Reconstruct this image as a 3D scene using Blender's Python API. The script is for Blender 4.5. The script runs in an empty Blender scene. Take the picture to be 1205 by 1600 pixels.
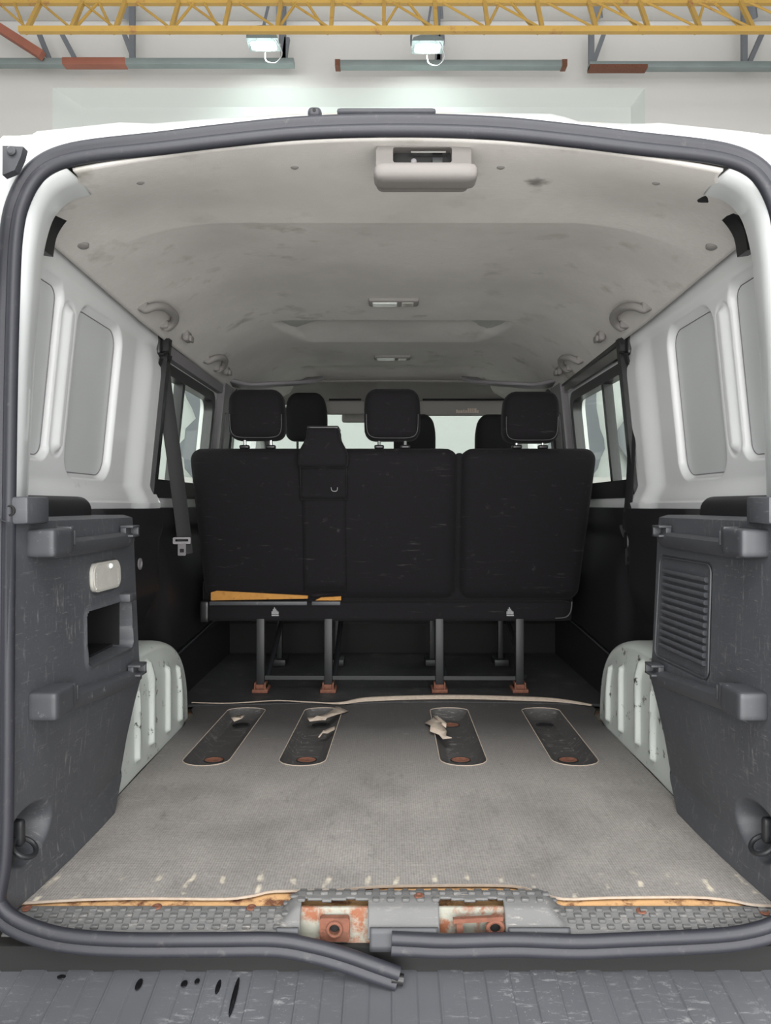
import bpy, bmesh, math, random
from mathutils import Vector, Matrix
from mathutils.geometry import delaunay_2d_cdt
random.seed(4)
S = bpy.context.scene
COL = S.collection
# ------------------------------------------------------------------ camera
F = 1110.0; VX, VY = 608.0, 790.0; CX, CH = -.015, .66
cam = bpy.data.cameras.new('camera'); camo = bpy.data.objects.new('camera', cam); COL.objects.link(camo)
camo.location = (CX, 0, CH); camo.rotation_euler = (math.pi/2, 0, 0)
cam.sensor_fit = 'VERTICAL'; cam.sensor_height = 36; cam.sensor_width = 27.1
cam.lens = 36*F/1600; cam.shift_x = -5.5/1600; cam.shift_y = -10/1600
cam.clip_start = .02
S.camera = camo
# ------------------------------------------------------------------ world, light, exposure
w = bpy.data.worlds.new('world'); S.world = w; w.use_nodes = True
w.node_tree.nodes['Background'].inputs[0].default_value = (.97, .985, 1, 1)
w.node_tree.nodes['Background'].inputs[1].default_value = 1.0
S.view_settings.view_transform = 'Standard'; S.view_settings.look = 'None'
S.view_settings.gamma = 1; S.view_settings.use_curve_mapping = False
S.view_settings.exposure = 0.35
def area(name, loc, target, sx, sy, power, col=(1, 1, 1)):
    l = bpy.data.lights.new(name, 'AREA'); l.shape = 'RECTANGLE'; l.size = sx; l.size_y = sy; l.energy = power; l.color = col
    o = bpy.data.objects.new(name, l); COL.objects.link(o); o.location = loc
    o.rotation_euler = (Vector(target)-Vector(loc)).to_track_quat('-Z', 'Y').to_euler()
    return o
area('open_hall_door_daylight', (0, -4.5, 1.3), (0, 2, .9), 8, 3.6, 520, (1, .99, .97))  # added fill light behind the camera, brightens the van ceiling
area('hall_lamp_rear', (0, -2.2, 4.6), (0, -.6, 0), 4, 2, 260, (1, .985, .96))  # added overhead fill behind the van, no fixture there
area('hall_lamp_left', (-3.6, 3.0, 4.6), (-3.6, 3.2, 0), 1.2, 4, 120, (1, .98, .96))  # added unseen fill left of the van, for light through its windows
area('hall_lamp_right', (3.6, 3.0, 4.6), (3.6, 3.2, 0), 1.2, 4, 120, (1, .98, .96))  # same added fill on the right side

# ------------------------------------------------------------------ materials
def newmat(name):
    m = bpy.data.materials.new(name); m.use_nodes = True
    return m, m.node_tree.nodes, m.node_tree.links, m.node_tree.nodes['Principled BSDF']
def c4(c): return (c[0], c[1], c[2], 1)
def pos(n, l, scale=(1, 1, 1)):
    g = n.new('ShaderNodeNewGeometry'); mp = n.new('ShaderNodeMapping'); mp.inputs['Scale'].default_value = scale
    l.new(g.outputs['Position'], mp.inputs['Vector']); return mp.outputs[0]
def noise(n, l, sc, det=3, scale=(1, 1, 1), rough=.55):
    t = n.new('ShaderNodeTexNoise'); t.inputs['Scale'].default_value = sc; t.inputs['Detail'].default_value = det
    t.inputs['Roughness'].default_value = rough
    l.new(pos(n, l, scale), t.inputs['Vector']); return t.outputs['Fac']
def ramp(n, l, fac, a, b, ca=(0, 0, 0), cb=(1, 1, 1)):
    r = n.new('ShaderNodeValToRGB'); e = r.color_ramp.elements
    e[0].position = a; e[0].color = c4(ca); e[1].position = b; e[1].color = c4(cb)
    l.new(fac, r.inputs[0]); return r.outputs[0]
def mix(n, l, fac, a, b, mode='MIX'):
    m = n.new('ShaderNodeMix'); m.data_type = 'RGBA'; m.blend_type = mode
    if isinstance(fac, (int, float)): m.inputs[0].default_value = fac
    else: l.new(fac, m.inputs[0])
    for i, v in ((6, a), (7, b)):
        if isinstance(v, tuple): m.inputs[i].default_value = c4(v)
        else: l.new(v, m.inputs[i])
    return m.outputs[2]
def mth(n, l, op, a, b=None, clamp=False):
    m = n.new('ShaderNodeMath'); m.operation = op; m.use_clamp = clamp
    for i, v in enumerate((a, b)):
        if v is None: continue
        if isinstance(v, (int, float)): m.inputs[i].default_value = v
        else: l.new(v, m.inputs[i])
    return m.outputs[0]
def bump(n, l, bs, h, st=.3, d=.002):
    b = n.new('ShaderNodeBump'); b.inputs['Strength'].default_value = st; b.inputs['Distance'].default_value = d
    l.new(h, b.inputs['Height']); l.new(b.outputs[0], bs.inputs['Normal'])
def simple(name, col, rough=.5, metal=0, var=.15, vs=30, bmp=0, bs_=300, coat=0, emis=None, es=0, dirt=None, dth=(.6, .75), dsc=14):
    m, n, l, b = newmat(name)
    b.inputs['Roughness'].default_value = rough; b.inputs['Metallic'].default_value = metal
    b.inputs['Coat Weight'].default_value = coat
    f = noise(n, l, vs)
    out = mix(n, l, f, tuple(c*(1-var) for c in col), tuple(min(1, c*(1+var)) for c in col))
    if dirt:
        out = mix(n, l, ramp(n, l, noise(n, l, dsc, 6, rough=.7), *dth), out, dirt)
    l.new(out, b.inputs['Base Color'])
    if bmp: bump(n, l, b, noise(n, l, bs_, 2), bmp, .001)
    if emis: b.inputs['Emission Color'].default_value = c4(emis); b.inputs['Emission Strength'].default_value = es
    return m
def scratched(name, col, rough, dust, amt=.5, bs_=900):
    m, n, l, b = newmat(name); b.inputs['Roughness'].default_value = rough
    base = mix(n, l, noise(n, l, 6, 5), tuple(c*.8 for c in col), tuple(c*1.25 for c in col))
    s1 = ramp(n, l, noise(n, l, 22, 8, (1, 6, 1), .75), .565, .70)
    s2 = ramp(n, l, noise(n, l, 30, 8, (1, 1, 7), .75), .575, .70)
    s3 = ramp(n, l, noise(n, l, 260, 3), .67, .76)
    reg = ramp(n, l, noise(n, l, 5, 4), .34, .60)
    s = mth(n, l, 'MULTIPLY', mth(n, l, 'MAXIMUM', mth(n, l, 'MAXIMUM', s1, s2), s3), reg)
    l.new(mix(n, l, mth(n, l, 'MULTIPLY', s, amt), base, dust), b.inputs['Base Color'])
    bump(n, l, b, noise(n, l, bs_, 2), .18, .001)
    return m
MT = {}
MT['white'] = simple('white_paint', (.58, .60, .60), .28, 0, .05, 5, coat=.5, dirt=(.45, .46, .43), dth=(.68, .85))
MT['white_inner'] = simple('white_primer_paint', (.74, .755, .755), .36, 0, .06, 4, coat=.25, dirt=(.40, .41, .37), dth=(.66, .8), dsc=9)
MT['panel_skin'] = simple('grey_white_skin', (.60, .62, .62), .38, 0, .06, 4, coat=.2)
MT['arch'] = simple('worn_white_arch_paint', (.50, .535, .505), .4, 0, .08, 8, coat=.15, dirt=(.06, .06, .05), dth=(.605, .65), dsc=26)
MT['plastic'] = scratched('charcoal_trim_plastic', (.056, .059, .066), .48, (.30, .29, .285), .5)
MT['plastic_smooth'] = simple('charcoal_smooth_plastic', (.048, .050, .056), .5, 0, .12, 40, .1, 900, dirt=(.2, .2, .2), dth=(.62, .74), dsc=60)
MT['black_trim'] = simple('black_trim_panel', (.012, .012, .014), .5, 0, .2, 20, .15, 700, dirt=(.09, .09, .09), dth=(.70, .76), dsc=30)
MT['black'] = simple('black_plastic', (.012, .012, .013), .35, 0, .1, 30)
MT['rubber'] = simple('rubber_seal', (.020, .021, .028), .50, 0, .15, 30, .12, 500, dirt=(.07, .068, .066), dth=(.60, .80), dsc=45)
MT['fabric'] = None
MT['steel_black'] = simple('black_steel', (.014, .015, .017), .5, .0, .2, 30, dirt=(.10, .045, .03), dth=(.66, .75), dsc=25)
MT['rust'] = simple('rusty_steel', (.17, .066, .040), .8, .1, .4, 60, .5, 200, dirt=(.12, .05, .03), dth=(.5, .6), dsc=80)
MT['rust_paint'] = simple('rusty_painted_metal', (.30, .30, .255), .6, .1, .15, 30, .3, 200, dirt=(.24, .09, .045), dth=(.46, .60), dsc=28)
MT['foam'] = simple('yellow_foam', (.42, .20, .045), .9, 0, .2, 60, .5, 250, dirt=(.28, .12, .03), dth=(.6, .68), dsc=50)
MT['plywood'] = simple('bare_plywood', (.50, .30, .14), .85, 0, .2, 40, .4, 250, dirt=(.12, .045, .02), dth=(.5, .62), dsc=24)
MT['torn'] = simple('torn_backing', (.36, .30, .245), .9, 0, .25, 90, .5, 250)
MT['beltweb'] = simple('belt_webbing', (.011, .011, .012), .6, 0, .1, 60, .3, 900)
MT['chrome'] = simple('chrome', (.6, .6, .6), .2, 1, .05)
MT['plastic_grey'] = simple('warm_grey_plastic', (.25, .237, .228), .72, 0, .05, 20)
MT['cover_grey'] = simple('taupe_cover_plastic', (.17, .158, .15), .7, 0, .05, 20)
MT['pillar_grey'] = simple('grey_pillar_trim', (.20, .19, .20), .5, 0, .08, 20, .1, 600)
MT['lens'] = simple('lamp_lens', (.42, .41, .375), .25, 0, .1, 60)
MT['lens_lit'] = simple('ceiling_lamp_lens', (.75, .78, .75), .2, 0, .05, 60)
MT['yellow'] = simple('yellow_truss_paint', (.44, .27, .06), .5, .1, .15, 3, dirt=(.32, .14, .05), dth=(.6, .7), dsc=5)
MT['greysteel'] = simple('grey_green_steel', (.24, .28, .28), .55, .2, .15, 4)
MT['redsteel'] = simple('red_oxide_steel', (.33, .12, .08), .6, .1, .2, 4)
MT['darksteel'] = simple('dark_grey_steel', (.17, .18, .20), .55, .2, .15, 4)
MT['wall'] = simple('white_plaster', (.62, .605, .59), .8, 0, .06, .7, .5, 6, dirt=(.40, .38, .36), dth=(.66, .8), dsc=1.3)
MT['niche'] = simple('white_plaster_niche', (.62, .65, .63), .8, 0, .04, .7, .2, 6)
MT['ground'] = simple('garage_concrete', (.55, .54, .52), .6, 0, .15, 2)
MT['roofsheet'] = simple('fibre_cement_roof', (.38, .37, .36), .85, 0, .2, 3, dirt=(.16, .15, .15), dth=(.58, .72), dsc=3)
MT['flood'] = simple('floodlight_glass', (1, 1, 1), .3, emis=(.93, 1, .97), es=7)
MT['label'] = simple('cream_label', (.55, .45, .38), .6, 0, .1)
MT['print'] = simple('grey_print', (.30, .30, .31), .6, 0, .1)
MT['wet'] = simple('wet_spot', (.006, .006, .007), .12, 0, .1)
MT['piping'] = simple('grey_piping', (.07, .068, .07), .6, 0, .1)
MT['dark'] = simple('dark_cavity', (.008, .008, .008), .8, 0, .1)

def mk_fabric():
    m, n, l, b = newmat('black_seat_fabric'); b.inputs['Roughness'].default_value = .85
    b.inputs['Specular IOR Level'].default_value = .2; b.inputs['Sheen Weight'].default_value = .03; b.inputs['Sheen Roughness'].default_value = .5
    s = ramp(n, l, noise(n, l, 9, 7, (1, 1, 9), .75), .60, .70)
    s2 = ramp(n, l, noise(n, l, 14, 7, (2, 2, 2), .7), .62, .74)
    st = mth(n, l, 'MULTIPLY', mth(n, l, 'MAXIMUM', s, s2), .22)
    l.new(mix(n, l, st, (.0068, .0060, .0074), (.13, .125, .125)), b.inputs['Base Color'])
    bump(n, l, b, noise(n, l, 1100, 2), .3, .001)
    return m
MT['fabric'] = mk_fabric()
def mk_front():
    m = simple('front_seat_fabric', (.008, .008, .009), .9, 0, .1); return m
MT['fabric_front'] = mk_front()
def mk_liner():
    m, n, l, b = newmat('grey_felt_headliner'); b.inputs['Roughness'].default_value = .95
    a = mix(n, l, noise(n, l, 160, 3, (.35, 1.6, 1)), (.56, .538, .515), (.70, .672, .645))
    a = mix(n, l, ramp(n, l, noise(n, l, 8, 5), .60, .74), a, (.36, .34, .30))
    a = mix(n, l, ramp(n, l, noise(n, l, 3, 5), .40, .62), a, (.55, .53, .505))
    # one oily stain of its own shape
    g = n.new('ShaderNodeNewGeometry'); d = n.new('ShaderNodeVectorMath'); d.operation = 'DISTANCE'
    d.inputs[1].default_value = (.265, 1.345, 1.27); l.new(g.outputs['Position'], d.inputs[0])
    dd = mth(n, l, 'ADD', d.outputs['Value'], mth(n, l, 'MULTIPLY', noise(n, l, 60, 3), .03))
    a = mix(n, l, ramp(n, l, dd, .022, .042, (.8, .8, .8), (0, 0, 0)), a, (.10, .095, .08))
    l.new(a, b.inputs['Base Color'])
    bump(n, l, b, noise(n, l, 500, 2), .35, .001)
    return m
MT['liner'] = mk_liner()
def mk_mat(name, dusty):
    m, n, l, b = newmat(name); b.inputs['Roughness'].default_value = .62
    g = n.new('ShaderNodeNewGeometry'); sp = n.new('ShaderNodeSeparateXYZ'); l.new(g.outputs['Position'], sp.inputs[0])
    X, Y, Z = sp.outputs
    # fine woven diamond relief of the rubber
    u = mth(n, l, 'ADD', mth(n, l, 'MULTIPLY', X, 640), mth(n, l, 'MULTIPLY', Y, 820))
    v = mth(n, l, 'SUBTRACT', mth(n, l, 'MULTIPLY', X, 640), mth(n, l, 'MULTIPLY', Y, 820))
    pat = mth(n, l, 'MULTIPLY', mth(n, l, 'SINE', u), mth(n, l, 'SINE', v))
    pat = mth(n, l, 'ADD', mth(n, l, 'MULTIPLY', pat, .5), .5)
    rub = (.030, .030, .032)
    if dusty:
        big = noise(n, l, 5, 6, rough=.65)
        # grime lies where goods are slid in, less towards the bench
        yr = ramp(n, l, mth(n, l, 'ADD', mth(n, l, 'MULTIPLY', Y, .4), mth(n, l, 'MULTIPLY', big, .14)), .745, .93, (1, 1, 1), (.12, .12, .12))
        amt = mth(n, l, 'MULTIPLY', ramp(n, l, big, .22, .70, (.50, .50, .50), (1, 1, 1)), yr)
        amt = mth(n, l, 'MULTIPLY', amt, mth(n, l, 'ADD', mth(n, l, 'MULTIPLY', pat, .34), mth(n, l, 'MULTIPLY', noise(n, l, 130, 5, (1, 1, 1), .8), 1.1)))
        col = mix(n, l, amt, rub, (.40, .375, .35))
        # worn streaks near the sill
        fx = mth(n, l, 'SINE', mth(n, l, 'MULTIPLY', mth(n, l, 'ADD', X, mth(n, l, 'MULTIPLY', noise(n, l, 14, 1), .03)), 104))
        fx = ramp(n, l, fx, .80, .98)
        fy = mth(n, l, 'MULTIPLY', ramp(n, l, Y, .0, 1.0), 1)
        near = ramp(n, l, mth(n, l, 'ADD', Y, mth(n, l, 'MULTIPLY', noise(n, l, 8, 2), .1)), 1.31-.35, 1.36-.35) if 0 else ramp(n, l, mth(n, l, 'SUBTRACT', 1.325, mth(n, l, 'ADD', Y, mth(n, l, 'MULTIPLY', noise(n, l, 8, 2), .08))), .0, .02)
        far = ramp(n, l, noise(n, l, 34, 5), .50, .66)
        st = mth(n, l, 'MULTIPLY', mth(n, l, 'MULTIPLY', fx, near), far)
        col = mix(n, l, mth(n, l, 'MULTIPLY', st, .9), col, (.62, .56, .45))
        sc = ramp(n, l, noise(n, l, 20, 8, (1, 5, 1), .75), .61, .70)
        col = mix(n, l, mth(n, l, 'MULTIPLY', sc, .5), col, (.5, .48, .44))
        dk = ramp(n, l, noise(n, l, 9, 7, (3, 1, 1), .7), .57, .68)
        col = mix(n, l, mth(n, l, 'MULTIPLY', dk, .28), col, (.06, .06, .06))
    else:
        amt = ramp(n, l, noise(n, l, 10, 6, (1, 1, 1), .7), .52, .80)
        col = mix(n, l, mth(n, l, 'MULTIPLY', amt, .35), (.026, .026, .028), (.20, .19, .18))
    l.new(col, b.inputs['Base Color'])
    bump(n, l, b, pat, .35, .0012)
    return m
MT['mat'] = mk_mat('grimy_rubber_mat', True)
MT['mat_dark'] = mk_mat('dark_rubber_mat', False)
MT['mat_slot'] = scratched('scuffed_slot_rubber', (.045, .044, .044), .55, (.30, .28, .26), .9)
MT['sill'] = scratched('dusty_sill_plastic', (.10, .10, .10), .6, (.36, .33, .29), .75)
MT['step'] = scratched('scuffed_bumper_plastic', (.075, .078, .086), .45, (.34, .34, .34), .7)
def mk_glass(name, tint, a=.75):
    m, n, l, b = newmat(name); n.remove(b)
    gl = n.new('ShaderNodeBsdfGlossy'); gl.inputs['Roughness'].default_value = .03
    tr = n.new('ShaderNodeBsdfTransparent'); tr.inputs[0].default_value = c4(tint)
    fr = n.new('ShaderNodeValue'); fr.outputs[0].default_value = .07
    mx = n.new('ShaderNodeMixShader'); l.new(fr.outputs[0], mx.inputs[0]); l.new(tr.outputs[0], mx.inputs[1]); l.new(gl.outputs[0], mx.inputs[2])
    l.new(mx.outputs[0], n['Material Output'].inputs[0]); return m
MT['glass'] = mk_glass('green_tinted_glass', (.90, .935, .91))
MT['screen'] = mk_glass('windscreen_glass', (.90, .93, .91))
def mk_sidewall():
    m, n, l, b = newmat('two_tone_side_wall'); b.inputs['Roughness'].default_value = .8
    g = n.new('ShaderNodeNewGeometry'); sp = n.new('ShaderNodeSeparateXYZ'); l.new(g.outputs['Position'], sp.inputs[0])
    y = mth(n, l, 'ADD', sp.outputs[1], mth(n, l, 'MULTIPLY', noise(n, l, 1.1, 5, (1, 1, 1), .6), 2.2))
    f = ramp(n, l, mth(n, l, 'FRACT', mth(n, l, 'MULTIPLY', y, .33)), .52, .53)
    l.new(mix(n, l, f, (.72, .76, .72), (.17, .19, .18)), b.inputs['Base Color']); return m
MT['sidewall'] = mk_sidewall()

# ------------------------------------------------------------------ geometry helpers
def W(px, py, D): return Vector(((px-VX)/F*D+CX, D, CH+(VY-py)/F*D))
def sm(a, b, x):
    t = max(0, min(1, (x-a)/(b-a))); return t*t*(3-2*t)
def lerp(a, b, t): return a+(b-a)*t
def interp(x, pts):
    if x <= pts[0][0]: return pts[0][1]
    for (a, va), (b, vb) in zip(pts, pts[1:]):
        if x <= b: return lerp(va, vb, (x-a)/(b-a))
    return pts[-1][1]
def smooth_path(pts, n=6, closed=False):
    P = [Vector(p) for p in pts]; out = []; N = len(P)
    for i in range(N if closed else N-1):
        p0 = P[(i-1) % N] if closed or i > 0 else P[0]; p1 = P[i]; p2 = P[(i+1) % N]
        p3 = P[(i+2) % N] if closed or i < N-2 else P[-1]
        for k in range(n):
            t = k/n
            out.append(.5*((2*p1)+(p2-p0)*t+(2*p0-5*p1+4*p2-p3)*t*t+(3*p1-p0-3*p2+p3)*t**3))
    if not closed: out.append(P[-1])
    return out
def rrect(x0, x1, y0, y1, r, n=6):
    o = []
    for cx, cy, a in ((x1-r, y1-r, 0), (x0+r, y1-r, 90), (x0+r, y0+r, 180), (x1-r, y0+r, 270)):
        for k in range(n+1):
            t = math.radians(a+90*k/n); o.append((cx+r*math.cos(t), cy+r*math.sin(t)))
    return o
def sd_rr(x, y, x0, x1, y0, y1, r):   # signed distance to rounded rectangle, negative inside
    qx = abs(x-(x0+x1)/2)-(x1-x0)/2+r; qy = abs(y-(y0+y1)/2)-(y1-y0)/2+r
    return math.hypot(max(qx, 0), max(qy, 0))+min(max(qx, qy), 0)-r
class MB:
    def __init__(s): s.bm = bmesh.new()
    def box(s, x0, x1, y0, y1, z0, z1, bev=0, seg=2, warp=None):
        r = bmesh.ops.create_cube(s.bm, size=1)
        vs = r['verts']
        for v in vs: v.co = Vector((lerp(x0, x1, v.co.x+.5), lerp(y0, y1, v.co.y+.5), lerp(z0, z1, v.co.z+.5)))
        if bev:
            es = list({e for v in vs for e in v.link_edges})
            r = bmesh.ops.bevel(s.bm, geom=es, offset=bev, segments=seg, affect='EDGES', profile=.5)
            vs = list({v for f in r['faces'] for v in f.verts} | {v for v in vs if v.is_valid})
        if warp:
            for v in vs: v.co = Vector(warp(*v.co))
        return s
    def rbox(s, c, size, r, n=8, warp=None):
        r_ = min(r, min(size)/2*.999)
        inner = [max(0, a/2-r_) for a in size]
        idx = {}
        def V(p):
            k = tuple(round(a, 5) for a in p)
            if k not in idx:
                q = [p[i]*size[i]/2 for i in range(3)]
                cl = Vector([max(-inner[i], min(inner[i], q[i])) for i in range(3)])
                d = Vector(q)-cl
                if d.length > 1e-9: d = d.normalized()*r_
                co = cl+d+Vector(c)
                if warp: co = Vector(warp(*co))
                idx[k] = s.bm.verts.new(co)
            return idx[k]
        T = [math.sin(math.pi/2*(2*i/n-1)) for i in range(n+1)]
        for ax in range(3):
            for sg in (-1, 1):
                for i in range(n):
                    for j in range(n):
                        q = []
                        for a, b_ in ((i, j), (i+1, j), (i+1, j+1), (i, j+1)):
                            p = [0, 0, 0]; p[ax] = sg; p[(ax+1) % 3] = T[a]; p[(ax+2) % 3] = T[b_]; q.append(V(p))
                        if sg < 0: q.reverse()
                        try: s.bm.faces.new(q)
                        except ValueError: pass
        return s
    def grid(s, fn, nu, nv, flip=False):
        g = [[s.bm.verts.new(fn(i/nu, j/nv)) for j in range(nv+1)] for i in range(nu+1)]
        for i in range(nu):
            for j in range(nv):
                q = [g[i][j], g[i+1][j], g[i+1][j+1], g[i][j+1]]
                if flip: q.reverse()
                s.bm.faces.new(q)
        return s
    def loft(s, loops, closed=False):
        g = [[s.bm.verts.new(p) for p in lp] for lp in loops]
        n = len(loops[0])
        for i in range(len(g)-1):
            for j in range(n if closed else n-1):
                k = (j+1) % n
                s.bm.faces.new([g[i][j], g[i+1][j], g[i+1][k], g[i][k]])
        return g
    def sweep(s, pts, prof, ref=None, caps=True, closed=False, scale=None):
        P = [Vector(p) for p in pts]; N = len(P); rings = []
        up = Vector(ref) if ref is not None else None; prev = None
        for i, p in enumerate(P):
            a = P[(i-1) % N] if closed or i else P[0]; b = P[(i+1) % N] if closed or i < N-1 else P[-1]
            t = (b-a).normalized()
            if up is not None: n1 = t.cross(up)
            elif prev is not None: n1 = prev-t*prev.dot(t)
            else: n1 = t.cross(Vector((0, 0, 1)) if abs(t.z) < .9 else Vector((1, 0, 0)))
            if n1.length < 1e-6: n1 = prev or Vector((1, 0, 0))
            n1.normalize(); prev = n1; n2 = n1.cross(t)
            k = scale[i] if scale else 1
            rings.append([s.bm.verts.new(p+n1*a_*k+n2*b_*k) for a_, b_ in prof])
        M_ = len(prof)
        for i in range(N if closed else N-1):
            A = rings[i]; B = rings[(i+1) % N]
            for j in range(M_): s.bm.faces.new([A[j], A[(j+1) % M_], B[(j+1) % M_], B[j]])
        if caps and not closed: s.bm.faces.new(rings[0][::-1]); s.bm.faces.new(rings[-1])
        return s
    def tube(s, pts, r, seg=10, **k):
        return s.sweep(pts, [(r*math.cos(2*math.pi*i/seg), r*math.sin(2*math.pi*i/seg)) for i in range(seg)], **k)
    def bar(s, a, b, w_, h_, ref=(0, 0, 1)):
        if abs((Vector(b)-Vector(a)).normalized().dot(Vector(ref))) > .95: ref = (0, 1, 0)
        return s.sweep([a, b], [(-w_/2, -h_/2), (w_/2, -h_/2), (w_/2, h_/2), (-w_/2, h_/2)], ref=ref)
    def lathe(s, prof, c, axis='Z', seg=24, ax_v=None):
        A = Vector({'X': (1, 0, 0), 'Y': (0, 1, 0), 'Z': (0, 0, 1)}[axis]) if ax_v is None else Vector(ax_v).normalized()
        n1 = A.cross(Vector((0, 0, 1)) if abs(A.z) < .9 else Vector((1, 0, 0))).normalized(); n2 = A.cross(n1)
        loops = [[Vector(c)+A*h+(n1*math.cos(2*math.pi*i/seg)+n2*math.sin(2*math.pi*i/seg))*max(r, 1e-5) for i in range(seg)] for r, h in prof]
        g = s.loft(loops, closed=True)
        s.bm.faces.new(g[0]); s.bm.faces.new(g[-1][::-1])
        return s
    def plate(s, outer, holes, t0, t1, fn):
        """flat outline with holes, fn(a,b,t)->xyz, t0..t1 thickness"""
        vs = []; es = []; loops = []
        for lp in [outer]+holes:
            k = len(vs); vs += [Vector(p) for p in lp]; es += [(k+i, k+(i+1) % len(lp)) for i in range(len(lp))]
            loops.append(range(k, k+len(lp)))
        ov, oe, of, a, b_, c = delaunay_2d_cdt(vs, es, [], 2, 1e-6)
        A = [s.bm.verts.new(fn(v.x, v.y, t0)) for v in ov]; B = [s.bm.verts.new(fn(v.x, v.y, t1)) for v in ov]
        cnt = {}
        def inside(x, y, lp):
            c = False
            for (x1, y1), (x2, y2) in zip(lp, lp[1:]+lp[:1]):
                if (y1 > y) != (y2 > y) and x < (x2-x1)*(y-y1)/(y2-y1)+x1: c = not c
            return c
        keep = []
        for f in of:
            mx = sum(ov[i].x for i in f)/len(f); my = sum(ov[i].y for i in f)/len(f)
            if inside(mx, my, list(outer)) and not any(inside(mx, my, list(h)) for h in holes): keep.append(f)
        of = keep
        for f in of:
            s.bm.faces.new([A[i] for i in f][::-1]); s.bm.faces.new([B[i] for i in f])
            for i in range(len(f)):
                e = (f[i], f[(i+1) % len(f)]); cnt[e] = 1
        for (i, j) in cnt:
            if (j, i) not in cnt: s.bm.faces.new([A[i], A[j], B[j], B[i]])
        return s
    def obj(s, name, mat, parent=None, ang=35, label=None, recalc=True, solid=0):
        bm = s.bm
        if recalc: bmesh.ops.recalc_face_normals(bm, faces=bm.faces)
        me = bpy.data.meshes.new(name); bm.to_mesh(me); bm.free()
        me.materials.append(MT[mat] if isinstance(mat, str) else mat)
        me.shade_smooth(); me.set_sharp_from_angle(angle=math.radians(ang))
        o = bpy.data.objects.new(name, me); COL.objects.link(o)
        if parent is not None:
            o.parent = parent
            base = Vector((0, 0, 0)); p = parent
            while p is not None: base += p.location; p = p.parent
            me.transform(Matrix.Translation(-base))
        if label: o['label'] = label
        if solid:
            md = o.modifiers.new('thick', 'SOLIDIFY'); md.thickness = solid; md.offset = 0
        return o
def thing(name, label, cat, loc=(0, 0, 0), group=None):
    o = bpy.data.objects.new(name, None); COL.objects.link(o); o.location = loc; o.empty_display_size = .05
    o['label'] = label; o['category'] = cat
    if group: o['group'] = group
    return o
def tag(o, label, cat, group=None):
    o['label'] = label; o['category'] = cat
    if group: o['group'] = group
    return o
def struct(o): o['kind'] = 'structure'; return o
def dup(root, loc, label=None, mirror=False):
    r = root.copy(); COL.objects.link(r); r.location = loc
    if label: r['label'] = label
    def rec(src, dst):
        for ch in [c for c in bpy.data.objects if c.parent == src]:
            c = ch.copy(); COL.objects.link(c); c.parent = dst; rec(ch, c)
    rec(root, r)
    if mirror: r.scale.x = -1
    return r

# ================================================================== GARAGE (setting)
GZ = -.58; WD = 8.5
m = MB(); m.box(-9, 9, -6, 9.2, GZ-.1, GZ); struct(m.obj('floor', 'ground'))
nx0, nz1 = W(82, 137, WD).x, W(82, 137, WD).z; nx1 = W(1008, 137, WD).x
m = MB(); m.plate([(-9, GZ), (9, GZ), (9, 7.6), (-9, 7.6)], [[(nx0, 1.0), (nx1, 1.0), (nx1, nz1), (nx0, nz1)]], WD, WD+.3, lambda a, b, t: (a, t, b))
struct(m.obj('wall_back', 'wall'))
m = MB(); m.box(nx0-.1, nx1+.1, WD+.2, WD+.28, .9, nz1+.1); 
# sloping niche cheeks
m.plate([(nx0, WD+.002), (nx0+.28, WD+.2), (nx0, WD+.2)], [], 1.0, nz1, lambda a, b, t: (a, b, t))
m.plate([(nx1, WD+.002), (nx1-.10, WD+.2), (nx1, WD+.2)], [], 1.0, nz1, lambda a, b, t: (a, b, t))
m.plate([(nz1, WD+.002), (nz1-.12, WD+.2), (nz1, WD+.2)], [], nx0, nx1, lambda a, b, t: (t, b, a))
struct(m.obj('trim_1', 'niche', ang=10))
for s, nm in ((-1, 'left'), (1, 'right')):
    m = MB(); m.box(*sorted((s*5.5, s*5.7)), 1.5, WD, GZ, 7.4); struct(m.obj('wall_'+nm, 'sidewall'))
m = MB()
m.grid(lambda u, v: (lerp(-9, 9, u), lerp(1.0, WD, v), lerp(6.9, 6.55, v)+.03*math.sin(u*18*2*math.pi/.35)), 420, 4)
struct(m.obj('ceiling', 'roofsheet', solid=.02, recalc=False))

# concrete eave strip at wall head
m = MB(); m.box(-9, 9, WD-.35, WD, W(0, 34, WD).z, W(0, 34, WD).z+.10, .02)
m.box(-9, 9, WD-.12, WD, W(0, 12, WD).z+.0, W(0, 12, WD).z+.05, .01)
struct(m.obj('trim_2', 'wall'))
m = MB(); m.box(-9, 9, WD-.10, WD, W(0, 34, WD).z+.10, W(0, 12, WD).z); struct(m.obj('trim_3', 'roofsheet'))
# added ragged plates on the back wall imitating dark shapes reflected in side windows
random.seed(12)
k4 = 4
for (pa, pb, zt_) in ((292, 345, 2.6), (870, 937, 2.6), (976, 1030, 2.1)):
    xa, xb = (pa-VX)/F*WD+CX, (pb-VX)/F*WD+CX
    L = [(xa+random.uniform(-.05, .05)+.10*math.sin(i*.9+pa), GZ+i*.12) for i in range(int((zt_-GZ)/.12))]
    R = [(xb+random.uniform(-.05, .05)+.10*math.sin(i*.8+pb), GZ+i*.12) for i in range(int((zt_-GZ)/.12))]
    m = MB(); m.plate(L+R[::-1], [], WD-.02, WD-.002, lambda a, b, t: (a, t, b)); struct(m.obj('trim_%d' % k4, 'darksteel')); k4 += 1
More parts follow.
